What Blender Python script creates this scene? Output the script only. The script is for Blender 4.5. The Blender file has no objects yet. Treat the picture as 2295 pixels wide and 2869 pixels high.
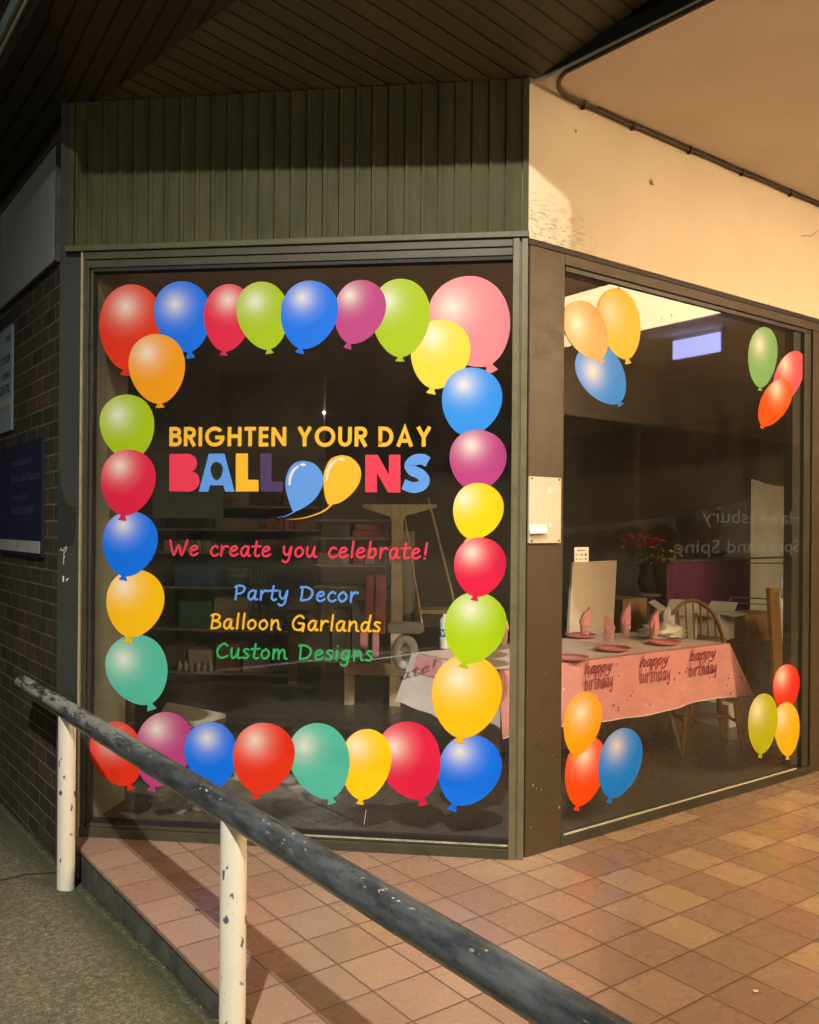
import bpy, math, random
from mathutils import Vector, Matrix
from math import sin, cos, radians, pi, sqrt, atan2

# ---------------------------------------------------------------- camera, sky, lamp, exposure
S = bpy.context.scene
COL = S.collection
EYE = Vector((0, 0, 1.5)); FPX = 2467.0; CX = 1147.5; CY = 1482.0
YAW = radians(36.4); ROLL = radians(-0.475)
_f = Vector((sin(YAW), cos(YAW), 0)); _r = Vector((cos(YAW), -sin(YAW), 0)); _d = Vector((0, 0, -1))
_r2 = cos(ROLL)*_r + sin(ROLL)*_d; _d2 = -sin(ROLL)*_r + cos(ROLL)*_d
cam = bpy.data.objects.new('camera', bpy.data.cameras.new('camera')); COL.objects.link(cam)
mw = Matrix.Identity(4)
for i in range(3):
    mw[i][0] = _r2[i]; mw[i][1] = -_d2[i]; mw[i][2] = -_f[i]; mw[i][3] = EYE[i]
cam.matrix_world = mw
cam.data.sensor_fit = 'HORIZONTAL'; cam.data.sensor_width = 36
cam.data.lens = FPX/2295*36
cam.data.shift_y = (CY-1434.5)/2295
cam.data.clip_start = .05; cam.data.clip_end = 300
S.camera = cam
S.view_settings.view_transform = 'Standard'; S.view_settings.look = 'None'
S.view_settings.exposure = 0; S.view_settings.gamma = 1

W = bpy.data.worlds.new('World'); S.world = W; W.use_nodes = True
W.node_tree.nodes['Background'].inputs[0].default_value = (.55, .7, 1, 1)
W.node_tree.nodes['Background'].inputs[1].default_value = .016

LAMP = Vector((-2.4, -2.3, 7.75))                       # street lamp behind the photographer
ld = bpy.data.lights.new('street_lamp_light', 'SPOT'); ld.energy = 4700; ld.color = (1, .93, .78)
ld.shadow_soft_size = .07; ld.spot_size = radians(64); ld.spot_blend = 1.0
lo = bpy.data.objects.new('street_lamp_light', ld); COL.objects.link(lo); lo.location = LAMP
lo.rotation_euler = (Vector((2.9, 2.0, -.5))-LAMP).to_track_quat('-Z', 'Y').to_euler()

l2 = bpy.data.lights.new('far_street_lamp_light', 'POINT'); l2.energy = 2900; l2.color = (1, .99, .86); l2.shadow_soft_size = .018
o2 = bpy.data.objects.new('far_street_lamp_light', l2); COL.objects.link(o2); o2.location = (-23.67, -13.67, 6.11)   # next lamp down the street

WARM = (1, .685, .36)
PANEL_E = 20.0

# ---------------------------------------------------------------- geometry of the place
PA = radians(46.5)
P = Vector((2.808, 2.915, 0))                           # foot of the corner post
U = Vector((-sin(PA), cos(PA), 0)); N = Vector((cos(PA), sin(PA), 0))   # along the front window / into the shop
Z = Vector((0, 0, 1)); X = Vector((1, 0, 0)); Y = Vector((0, 1, 0))
K = 2295/1725.
def ray(x, y): return (x-CX)/FPX*_r2 + (y-CY)/FPX*_d2 + _f
def on(x, y, p, n):
    v = ray(x, y); t = (Vector(p)-EYE).dot(n)/v.dot(n); return EYE+v*t
def pn(x, y, off=0.): return on(x, y, P+off*N, N)        # on the front window, off metres behind it
def pu(x, y, off=0.):
    q = pn(x, y, off)-P; return q.dot(U), q.z
def wn(x, y, off=0.): return on(x, y, P+off*Y, Y)        # on the side window
def fl(x, y, z=0.): return on(x, y, (0, 0, z), Z)
def pw(u, z, off=0.): return P+u*U+z*Z+off*N

# ---------------------------------------------------------------- materials
M = {}
class NT:
    def __init__(s, name):
        s.m = bpy.data.materials.new(name); s.m.use_nodes = True; s.t = s.m.node_tree
        s.b = s.t.nodes['Principled BSDF']; s.out = s.t.nodes['Material Output']; M[name] = s.m
    def n(s, typ, **kw):
        nd = s.t.nodes.new(typ)
        for k, v in kw.items():
            if k.startswith('i_'):
                key = k[2:]; key = int(key) if key.isdigit() else key.replace('_', ' ')
                nd.inputs[key].default_value = v
            else: setattr(nd, k, v)
        return nd
    def l(s, a, b): s.t.links.new(a, b)
    def math(s, op, a, b=None, c=None):
        nd = s.n('ShaderNodeMath', operation=op)
        for i, v in enumerate((a, b, c)):
            if v is None: continue
            if isinstance(v, (int, float)): nd.inputs[i].default_value = v
            else: s.l(v, nd.inputs[i])
        return nd.outputs[0]
    def mix(s, fac, a, b, blend='MIX'):
        nd = s.n('ShaderNodeMix', data_type='RGBA', blend_type=blend)
        for i, v in ((0, fac), (6, a), (7, b)):
            if isinstance(v, (int, float)): nd.inputs[i].default_value = v
            elif isinstance(v, tuple): nd.inputs[i].default_value = v if len(v) == 4 else v+(1,)
            else: s.l(v, nd.inputs[i])
        return nd.outputs[2]
    def ramp(s, fac, stops, interp='LINEAR'):
        nd = s.n('ShaderNodeValToRGB'); cr = nd.color_ramp; cr.interpolation = interp
        while len(cr.elements) < len(stops): cr.elements.new(.5)
        for e, (p, c) in zip(cr.elements, stops):
            e.position = p; e.color = (c, c, c, 1) if isinstance(c, (int, float)) else tuple(c)+(1,)
        s.l(fac, nd.inputs[0]); return nd.outputs[0]
    def coord(s, sc=1., kind='Object'):
        tc = s.n('ShaderNodeTexCoord')
        if sc == 1.: return tc.outputs[kind]
        mp = s.n('ShaderNodeMapping'); mp.inputs['Scale'].default_value = (sc,)*3 if isinstance(sc, (int, float)) else sc
        s.l(tc.outputs[kind], mp.inputs[0]); return mp.outputs[0]
    def noise(s, vec, scale=5., detail=4., rough=.55):
        nd = s.n('ShaderNodeTexNoise'); nd.inputs['Scale'].default_value = scale
        nd.inputs['Detail'].default_value = detail; nd.inputs['Roughness'].default_value = rough
        s.l(vec, nd.inputs['Vector']); return nd.outputs['Fac']
    def bump(s, h, st=.3, dist=.01):
        nd = s.n('ShaderNodeBump'); nd.inputs['Strength'].default_value = st; nd.inputs['Distance'].default_value = dist
        s.l(h, nd.inputs['Height']); s.l(nd.outputs[0], s.b.inputs['Normal'])

def plain(name, col, rough=.55, var=.25, scale=7., bump=.12, metal=0., spec=.5, grime=.0):
    t = NT(name); v = t.coord()
    a = t.noise(v, scale, 5); fine = t.noise(v, scale*9, 3)
    lo_ = tuple(c*(1-var) for c in col); hi = tuple(min(1, c*(1+var)) for c in col)
    c = t.mix(t.ramp(a, [(.3, 0.), (.7, 1.)]), lo_, hi)
    if grime:
        g = t.ramp(t.noise(v, scale*2.3, 8, .7), [(.52, 0.), (.66, 1.)])
        c = t.mix(t.math('MULTIPLY', g, grime), c, tuple(x*.35 for x in col))
    t.l(c, t.b.inputs['Base Color'])
    t.l(t.ramp(fine, [(.2, max(.05, rough-.12)), (.8, min(1, rough+.12))]), t.b.inputs['Roughness'])
    t.b.inputs['Metallic'].default_value = metal; t.b.inputs['Specular IOR Level'].default_value = spec
    if bump: t.bump(fine, bump, .004)
    return t.m

plain('green_trim', (.078, .082, .032), .45, .15, 5, .08)
plain('frame_metal', (.155, .138, .080), .38, .15, 6, .08, grime=.35)
plain('frame_olive', (.055, .052, .033), .4, .18, 6, .08, grime=.35)
plain('frame_dark', (.045, .045, .036), .4, .25, 6, .1)
plain('frame_bright', (.36, .33, .19), .35, .15, 6, .08, grime=.4)
plain('dirt', (.20, .125, .065), .8, .3)
plain('sill_worn', (.42, .41, .34), .6, .35, 14, .2, grime=.8)
plain('rubber_black', (.012, .012, .012), .6, .2)
plain('post_brown', (.062, .043, .023), .5, .14, 3, .1, grime=.25)
plain('column_grey', (.032, .033, .031), .6, .22, 3, .15)
plain('stain_black', (.012, .013, .012), .6, .3)
plain('chalk', (.5, .52, .5), .7, .2)
plain('dark_paint', (.03, .03, .028), .6, .2)
plain('steel_grey', (.25, .26, .26), .35, .2, 8, .05, metal=.8)
plain('chrome', (.6, .6, .58), .2, .1, 8, .02, metal=1)
plain('white_plastic', (.72, .72, .70), .4, .08, 6, .05)
plain('white_card', (.72, .71, .68), .6, .07, 5, .05)
plain('paper', (.85, .84, .78), .7, .06, 5, .05)
plain('plate_cream', (.60, .57, .45), .5, .08, 5, .05, grime=.12)
plain('ivory', (.72, .70, .55), .5, .05)
plain('ink', (.05, .05, .05), .6, .1)
plain('wood_pale', (.62, .50, .31), .5, .16, 9, .1)
plain('wood_honey', (.40, .20, .055), .4, .25, 9, .1)
plain('wood_plank', (.30, .17, .06), .5, .25, 9, .1)
plain('board_pinkwhite', (.76, .66, .56), .5, .06, 6, .05)
plain('cardboard', (.34, .21, .10), .7, .12, 6, .08)
plain('carton_grey', (.42, .41, .38), .7, .12, 6, .05)
plain('carton_dark', (.17, .17, .155), .7, .2, 6, .05)
plain('carton_white', (.62, .61, .58), .7, .08, 6, .05)
plain('carton_pink', (.46, .18, .17), .6, .15, 6, .05)
plain('crate_blue', (.08, .19, .38), .4, .2, 6, .05)
plain('crate_green', (.08, .27, .19), .4, .2, 6, .05)
plain('tub_teal', (.30, .48, .46), .3, .15, 6, .05)
plain('reflection_teal', (.30, .42, .42), .5, .1, 6, .03)
plain('bottle_lime', (.20, .38, .06), .35, .15)
plain('label_blue', (.03, .14, .42), .5, .1)
plain('shelf_grey', (.36, .36, .32), .6, .15, 6, .05)
plain('cloth_white', (.72, .61, .60), .5, .08, 7, .08)
plain('cloth_pink', (.76, .34, .37), .42, .08, 9, .1)
plain('napkin_pink', (.78, .33, .36), .6, .18, 60, .08)
plain('rim_red', (.52, .13, .17), .5, .15, 20, .03)
plain('print_maroon', (.30, .025, .055), .6, .1)
plain('print_pale', (.85, .72, .70), .5, .1)
plain('plate_pink', (.76, .34, .36), .4, .15, 25, .03)
plain('purple_cloth', (.26, .025, .16), .6, .2, 9, .1)
plain('petal_red', (.55, .045, .02), .6, .3, 30, .1)
plain('petal_yellow', (.62, .42, .10), .6, .25, 30, .1)
plain('leaf_green', (.05, .09, .03), .6, .3, 20, .1)
plain('grit', (.11, .10, .06), .9, .6, 40, .2)
plain('litter_white', (.75, .75, .7), .7, .1)
plain('leaf_dry', (.06, .04, .02), .8, .3, 20)
plain('gutter_teal', (.30, .42, .33), .5, .15, 5, .1, grime=.3)
plain('gutter_cream', (.42, .40, .27), .5, .2, 12, .1, grime=.6)
plain('conduit', (.055, .035, .022), .5, .4, 12, .2)
plain('room_wall', (.38, .36, .31), .75, .12, 3, .05)
plain('reveal_paint', (.34, .33, .23), .6, .1, 4, .05, grime=.15)
plain('room_ceiling', (.55, .51, .45), .8, .1, 3, .05)
plain('sign_white', (.34, .37, .36), .5, .08, 3, .05, grime=.15)
plain('sign_navy', (.022, .024, .062), .45, .1)
plain('sign_text', (.10, .105, .14), .6, .1)
plain('notice_pale', (.33, .40, .46), .5, .06)
plain('step_concrete', (.085, .086, .076), .85, .45, 9, .5, grime=.6)
plain('asphalt', (.05, .05, .045), .9, .2, 20, .3)
plain('letter_orange', (.90, .49, .01), .5, .02, 5, 0)
plain('letter_red', (.78, .028, .085), .5, .02, 5, 0)
plain('letter_blue', (.10, .32, .92), .5, .02, 5, 0)
plain('letter_purple', (.055, .025, .12), .5, .02, 5, 0)
plain('letter_green', (.02, .40, .11), .5, .02, 5, 0)
plain('letter_white', (.80, .80, .78), .5, .02, 5, 0)
plain('letter_ink', (.015, .013, .02), .5, .02, 5, 0)

t = NT('green_paint'); co = t.coord(); n1 = t.noise(t.coord((6, 6, .6)), 3.2, 6, .65); n2 = t.noise(co, 3, 4); n3 = t.noise(co, 45, 3)
c = t.mix(t.ramp(n2, [(.3, 0.), (.7, 1.)]), (.056, .058, .022), (.080, .080, .033))
c = t.mix(t.ramp(n1, [(.48, 0.), (.68, .7)]), c, (.030, .033, .014)); c = t.mix(t.ramp(n3, [(.66, 0.), (.74, .35)]), c, (.14, .14, .08))
t.l(c, t.b.inputs['Base Color']); t.b.inputs['Roughness'].default_value = .65; t.b.inputs['Specular IOR Level'].default_value = .25; t.bump(n3, .12, .003)

# printed balloon film: colour comes from the object colour, pale spot printed round the object's origin
t = NT('balloon_film'); oi = t.n('ShaderNodeObjectInfo')
ln = t.n('ShaderNodeVectorMath', operation='LENGTH'); t.l(t.coord(), ln.inputs[0])
q = t.math('DIVIDE', ln.outputs['Value'], oi.outputs['Alpha'])
g = t.ramp(q, [(0, .92), (.12, .70), (.32, .33), (.55, .09), (.85, 0.)], 'B_SPLINE')
c = t.mix(g, oi.outputs['Color'], t.mix(.08, (.90, .90, .86), oi.outputs['Color']))
t.l(c, t.b.inputs['Base Color']); t.b.inputs['Roughness'].default_value = .35; t.b.inputs['Specular IOR Level'].default_value = .2

# clear glass
t = NT('glass'); geo = t.n('ShaderNodeNewGeometry'); dt = t.n('ShaderNodeVectorMath', operation='DOT_PRODUCT')
t.l(geo.outputs['Normal'], dt.inputs[0]); t.l(geo.outputs['Incoming'], dt.inputs[1])
ca = t.math('ABSOLUTE', dt.outputs['Value']); fr = t.math('POWER', t.math('SUBTRACT', 1., ca), 4.6)
fac = t.math('ADD', t.math('MULTIPLY', fr, .93), .065)
tr = t.n('ShaderNodeBsdfTransparent'); tr.inputs[0].default_value = (.93, .94, .92, 1)
gl = t.n('ShaderNodeBsdfGlossy'); gl.inputs['Roughness'].default_value = 0.0; gl.inputs[0].default_value = (1, 1, 1, 1)
ms = t.n('ShaderNodeMixShader'); t.l(fac, ms.inputs[0]); t.l(tr.outputs[0], ms.inputs[1]); t.l(gl.outputs[0], ms.inputs[2])
# dust and wiping marks, thickened into a haze that lifts the dark panes
df = t.n('ShaderNodeBsdfDiffuse'); df.inputs[0].default_value = (.5, .48, .42, 1)
ms2 = t.n('ShaderNodeMixShader')
dn = t.ramp(t.noise(t.coord((1, 1, .5)), 3.5, 6, .65), [(.38, .009), (.75, .036)])
t.l(dn, ms2.inputs[0]); t.l(ms.outputs[0], ms2.inputs[1]); t.l(df.outputs[0], ms2.inputs[2]); t.l(ms2.outputs[0], t.out.inputs[0])

# clear plastic
t = NT('clear_plastic'); t.b.inputs['Base Color'].default_value = (.75, .75, .72, 1); t.b.inputs['Roughness'].default_value = .2
tr = t.n('ShaderNodeBsdfTransparent'); ms = t.n('ShaderNodeMixShader'); ms.inputs[0].default_value = .24
t.l(tr.outputs[0], ms.inputs[1]); t.l(t.b.outputs[0], ms.inputs[2]); t.l(ms.outputs[0], t.out.inputs[0])
t = NT('white_bag'); t.b.inputs['Base Color'].default_value = (.78, .75, .70, 1); t.b.inputs['Roughness'].default_value = .35

# terracotta tiles, laid in a square grid
TP = .2165
t = NT('terracotta_tiles'); co = t.coord(); sx = t.n('ShaderNodeSeparateXYZ'); t.l(co, sx.inputs[0])
a = t.math('DIVIDE', t.math('SUBTRACT', sx.outputs[0], 1.3925), TP); b = t.math('DIVIDE', t.math('SUBTRACT', sx.outputs[1], 2.795), TP)
ia, ib = t.math('FLOOR', a), t.math('FLOOR', b); fa, fb = t.math('FRACT', a), t.math('FRACT', b)
ed = t.math('MINIMUM', t.math('MINIMUM', fa, t.math('SUBTRACT', 1., fa)), t.math('MINIMUM', fb, t.math('SUBTRACT', 1., fb)))
cb = t.n('ShaderNodeCombineXYZ'); t.l(ia, cb.inputs[0]); t.l(ib, cb.inputs[1])
wnz = t.n('ShaderNodeTexWhiteNoise', noise_dimensions='3D'); t.l(cb.outputs[0], wnz.inputs['Vector'])
big = t.noise(co, 1.1, 3); mid = t.noise(co, 9, 6, .65); fine = t.noise(co, 90, 3)
base = t.mix(t.ramp(wnz.outputs['Value'], [(0, 0.), (1, 1.)]), (.285, .182, .140), (.350, .235, .182))
# older, browner replacement tiles deeper in the arcade
reg = t.math('MULTIPLY', t.ramp(t.math('ADD', t.math('MULTIPLY', sx.outputs[0], .25), t.math('MULTIPLY', big, .45)), [(.80, 0.), (1.02, 1.)]), 1.)
odd = t.math('MULTIPLY', reg, t.ramp(t.math('FRACT', t.math('MULTIPLY', wnz.outputs['Value'], 7.31)), [(.48, 0.), (.52, 1.)]))
base = t.mix(t.math('MULTIPLY', odd, .8), base, (.30, .215, .140))
tan = t.math('MULTIPLY', t.ramp(t.math('FRACT', t.math('MULTIPLY', wnz.outputs['Value'], 3.7)), [(.6, 0.), (.64, 1.)]), t.math('ADD', t.math('MULTIPLY', reg, .6), .12))
base = t.mix(tan, base, (.46, .335, .225))
base = t.mix(t.math('MULTIPLY', t.ramp(mid, [(.5, 0.), (.78, 1.)]), .22), base, (.215, .135, .10))
spk = t.ramp(t.noise(co, 38, 2), [(.72, 0.), (.78, 1.)])
base = t.mix(t.math('MULTIPLY', spk, .35), base, (.1, .06, .045))
gm = t.ramp(ed, [(.0, 1.), (.012, 1.), (.022, 0.)])
c = t.mix(gm, base, (.115, .074, .054)); t.l(c, t.b.inputs['Base Color'])
t.l(t.math('ADD', t.ramp(mid, [(.3, .18), (.7, .40)]), t.math('MULTIPLY', gm, .4)), t.b.inputs['Roughness'])
hh = t.math('ADD', t.math('MULTIPLY', t.ramp(ed, [(0, 0.), (.03, 1.)]), 1.), t.math('ADD', t.math('MULTIPLY', fine, .12), t.math('MULTIPLY', wnz.outputs['Value'], .25)))
t.bump(hh, .45, .003)

# mossy concrete path
t = NT('path_concrete'); co = t.coord(); sx = t.n('ShaderNodeSeparateXYZ'); t.l(co, sx.inputs[0])
n1 = t.noise(co, 1.6, 5); n2 = t.noise(co, 42, 9, .8); n3 = t.noise(co, 160, 3)
c = t.mix(t.ramp(n1, [(.35, 0.), (.65, 1.)]), (.092, .088, .053), (.140, .126, .086))
c = t.mix(t.ramp(n2, [(.5, 0.), (.66, .7)]), c, (.36, .33, .235))
c = t.mix(t.ramp(n2, [(.36, .75), (.48, 0.)]), c, (.03, .034, .02)); c = t.mix(t.ramp(n3, [(.60, 0.), (.68, .8)]), c, (.42, .39, .30)); c = t.mix(t.ramp(n3, [(.32, .8), (.40, 0.)]), c, (.02, .022, .014))
xs = t.math('ADD', sx.outputs[0], t.math('MULTIPLY', t.math('SUBTRACT', n1, .5), .12))
moss = t.ramp(t.math('SUBTRACT', 1.206, xs), [(.03, .0), (.05, .75), (.13, .45), (.26, 0.)])
c = t.mix(moss, c, (.052, .068, .022))
gut = t.ramp(t.math('SUBTRACT', 1.206, xs), [(.0, .9), (.035, 0.)]); c = t.mix(gut, c, (.02, .022, .012))
jn = t.ramp(t.math('ABSOLUTE', t.math('SUBTRACT', t.math('SUBTRACT', sx.outputs[1], 4.36), t.math('MULTIPLY', t.math('SUBTRACT', n1, .5), .05))), [(.006, 1.), (.014, 0.)])
c = t.mix(jn, c, (.012, .013, .008))
t.l(c, t.b.inputs['Base Color']); t.b.inputs['Roughness'].default_value = .92
t.bump(t.math('ADD', n2, t.math('MULTIPLY', n3, .4)), .7, .006)

# brown bricks
t = NT('brick'); co = t.coord(); sx = t.n('ShaderNodeSeparateXYZ'); t.l(co, sx.inputs[0])
cb = t.n('ShaderNodeCombineXYZ'); t.l(sx.outputs[1], cb.inputs[0]); t.l(sx.outputs[2], cb.inputs[1])
bt = t.n('ShaderNodeTexBrick'); t.l(cb.outputs[0], bt.inputs['Vector'])
for k_, v_ in (('Scale', 1.), ('Mortar Size', .0065), ('Mortar Smooth', .3), ('Bias', -.2), ('Brick Width', .24), ('Row Height', .086)): bt.inputs[k_].default_value = v_
bt.inputs['Color1'].default_value = (.034, .027, .017, 1); bt.inputs['Color2'].default_value = (.135, .066, .03, 1); bt.inputs['Mortar'].default_value = (.21, .19, .135, 1)
n2 = t.noise(co, 40, 5, .7); n1 = t.noise(co, 2.2, 3)
c = t.mix(t.ramp(n2, [(.35, .65), (.6, 0.)]), bt.outputs['Color'], (.018, .016, .012))
c = t.mix(t.ramp(n1, [(.4, .5), (.6, 0.)]), c, (.03, .032, .018))
t.l(c, t.b.inputs['Base Color']); t.b.inputs['Roughness'].default_value = .85
t.bump(t.math('ADD', t.math('MULTIPLY', bt.outputs['Fac'], -1.), t.math('MULTIPLY', n2, .3)), .6, .008)

# cream painted render with scuffs
def render_mat(name, col, scuff):
    t = NT(name); co = t.coord(); n1 = t.noise(co, 2.2, 4); n2 = t.noise(t.coord((5, 5, 30)), 3.2, 6, .7); n3 = t.noise(co, 60, 3); n4 = t.noise(co, 16, 2)
    c = t.mix(t.ramp(n1, [(.3, 0.), (.7, 1.)]), tuple(x*.9 for x in col), col)
    sx = t.n('ShaderNodeSeparateXYZ'); t.l(co, sx.inputs[0])
    if scuff:
        reg = t.math('MULTIPLY', t.ramp(sx.outputs[0], [(.0, 1.), (.035, 1.), (.055, 0.)]), t.ramp(sx.outputs[2], [(.0, 1.), (.012, 1.), (.026, 0.)]))
        # region limits given in object metres /10
        rx = t.ramp(t.math('MULTIPLY', sx.outputs[0], .1), [(.0, 1.), (.022, 1.), (.05, 0.)])
        rz = t.ramp(sx.outputs[2], [(.0, 1.), (.12, 1.), (.26, 0.)])
        sc = t.math('MULTIPLY', t.math('MULTIPLY', rx, rz), t.ramp(n2, [(.5, 0.), (.56, 1.)]))
        c = t.mix(t.math('MULTIPLY', sc, .55), c, (.20, .155, .10))
    sp = t.ramp(n4, [(.76, 0.), (.80, 1.)]); c = t.mix(t.math('MULTIPLY', sp, .5), c, (.2, .14, .08))
    t.l(c, t.b.inputs['Base Color']); t.b.inputs['Roughness'].default_value = .7
    t.bump(n3, .12, .004); return t.m
render_mat('cream_render', (.80, .71, .55), True)
render_mat('cream_ceiling', (.86, .79, .68), False)

# soffit boards along x
def board_mat(name, col, axis, pitch):
    t = NT(name); co = t.coord(); sx = t.n('ShaderNodeSeparateXYZ'); t.l(co, sx.inputs[0])
    f_ = t.math('FRACT', t.math('DIVIDE', sx.outputs[axis], pitch)); e = t.math('MINIMUM', f_, t.math('SUBTRACT', 1., f_))
    id_ = t.n('ShaderNodeTexWhiteNoise', noise_dimensions='1D'); t.l(t.math('FLOOR', t.math('DIVIDE', sx.outputs[axis], pitch)), id_.inputs['W'])
    gm = t.ramp(e, [(.0, 1.), (.06, 1.), (.09, 0.)]); n1 = t.noise(co, 6, 5)
    c = t.mix(id_.outputs['Value'], tuple(x*.85 for x in col), tuple(x*1.15 for x in col))
    c = t.mix(t.math('MULTIPLY', n1, .3), c, tuple(x*.5 for x in col))
    c = t.mix(gm, c, tuple(x*.2 for x in col)); t.l(c, t.b.inputs['Base Color']); t.b.inputs['Roughness'].default_value = .55
    t.bump(t.math('SUBTRACT', 1., gm), .6, .01); return t.m
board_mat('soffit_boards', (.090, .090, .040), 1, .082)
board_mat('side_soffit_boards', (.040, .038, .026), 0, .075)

# worn rail paint: blue-grey steel with pale worn patches on top
t = NT('rail_paint'); co = t.coord(); sx = t.n('ShaderNodeSeparateXYZ'); t.l(co, sx.inputs[0])
st = t.noise(t.coord((1.5, .35, 1.5)), 14, 8, .7); n2 = t.noise(co, 60, 5, .7); n1 = t.noise(t.coord((1, .22, 1)), 26, 6, .65); n4 = t.noise(t.coord((1, .5, 1)), 70, 3); n5 = t.noise(co, 3.1, 3)
c = t.mix(t.ramp(n1, [(.38, 0.), (.62, 1.)]), (.034, .040, .046), (.098, .112, .124))
c = t.mix(t.ramp(n2, [(.56, 0.), (.70, .6)]), c, (.018, .02, .022))
far = t.ramp(t.math('MULTIPLY', sx.outputs[1], .1), [(.28, .0), (.36, .5), (.47, 1.)])
up = t.ramp(t.math('MULTIPLY', t.math('ADD', sx.outputs[2], .043), 10.), [(.42, 0.), (.62, 1.)])
wear = t.math('MULTIPLY', t.ramp(st, [(.46, 0.), (.53, 1.)]), t.math('MULTIPLY', t.math('MULTIPLY', far, .9), up))
c = t.mix(wear, c, (.46, .45, .41))
band = t.ramp(t.math('ABSOLUTE', t.math('SUBTRACT', sx.outputs[0], -.018)), [(.0, 1.), (.022, 0.)])
chip = t.math('MULTIPLY', t.math('MULTIPLY', t.ramp(n4, [(.62, 0.), (.67, 1.)]), band), t.ramp(n5, [(.48, 0.), (.60, 1.)]))
c = t.mix(chip, c, (.66, .64, .57))
rim = t.ramp(t.math('MULTIPLY', t.math('ADD', sx.outputs[2], .043), 10.), [(.05, 1.), (.22, .7), (.32, 0.)])
c = t.mix(t.math('MULTIPLY', rim, t.ramp(t.noise(t.coord((1, .3, 1)), 22, 6, .7), [(.38, 0.), (.5, 1.)])), c, (.62, .57, .42))
t.l(c, t.b.inputs['Base Color']); t.l(t.ramp(n2, [(.3, .22), (.7, .5)]), t.b.inputs['Roughness']); t.bump(t.math('ADD', n2, n1), .35, .003)

# chipped cream posts
t = NT('post_paint'); co = t.coord(); n1 = t.noise(t.coord((1, 1, .55)), 24, 4, .6); n2 = t.noise(t.coord((1, 1, .6)), 75, 3); n3 = t.noise(co, 5, 3)
c = t.mix(n3, (.74, .71, .60), (.83, .80, .70))
c = t.mix(t.ramp(n1, [(.635, 0.), (.65, 1.)]), c, (.10, .11, .15)); c = t.mix(t.ramp(n2, [(.70, 0.), (.72, .8)]), c, (.16, .16, .17))
t.l(c, t.b.inputs['Base Color']); t.b.inputs['Roughness'].default_value = .45; t.bump(n1, .1, .002)

# indoor vinyl floor
t = NT('shop_vinyl'); co = t.coord(); n1 = t.noise(co, 1.3, 4); n2 = t.noise(co, 25, 5)
c = t.mix(t.ramp(n1, [(.3, 0.), (.7, 1.)]), (.075, .071, .063), (.10, .094, .084)); c = t.mix(t.math('MULTIPLY', n2, .3), c, (.03, .028, .026))
t.l(c, t.b.inputs['Base Color']); t.l(t.ramp(n2, [(.3, .25), (.7, .42)]), t.b.inputs['Roughness'])

def glow(name, col, st, cloudy=False):
    t = NT(name); em = t.n('ShaderNodeEmission'); em.inputs[1].default_value = st
    if cloudy:
        v = t.noise(t.coord((1.2, 7, 1)), 2.2, 6, .6)
        t.l(t.mix(t.ramp(v, [(.35, 0.), (.7, 1.)]), tuple(c*.78 for c in col), col), em.inputs[0])
    else: em.inputs[0].default_value = col+(1,)
    t.l(em.outputs[0], t.out.inputs[0])
glow('lit_diffuser', WARM, PANEL_E, True)
glow('fill_tube', WARM, 180)  # glow of the added fill strip across the arcade
glow('boosted_lettering', (1, .86, .62), .7)  # glow added to plain lettering so its mirror image shows
glow('lit_exit', (.42, .45, 1.), 13.)
glow('lit_sign_warm', (1, .72, .35), .9)

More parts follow.
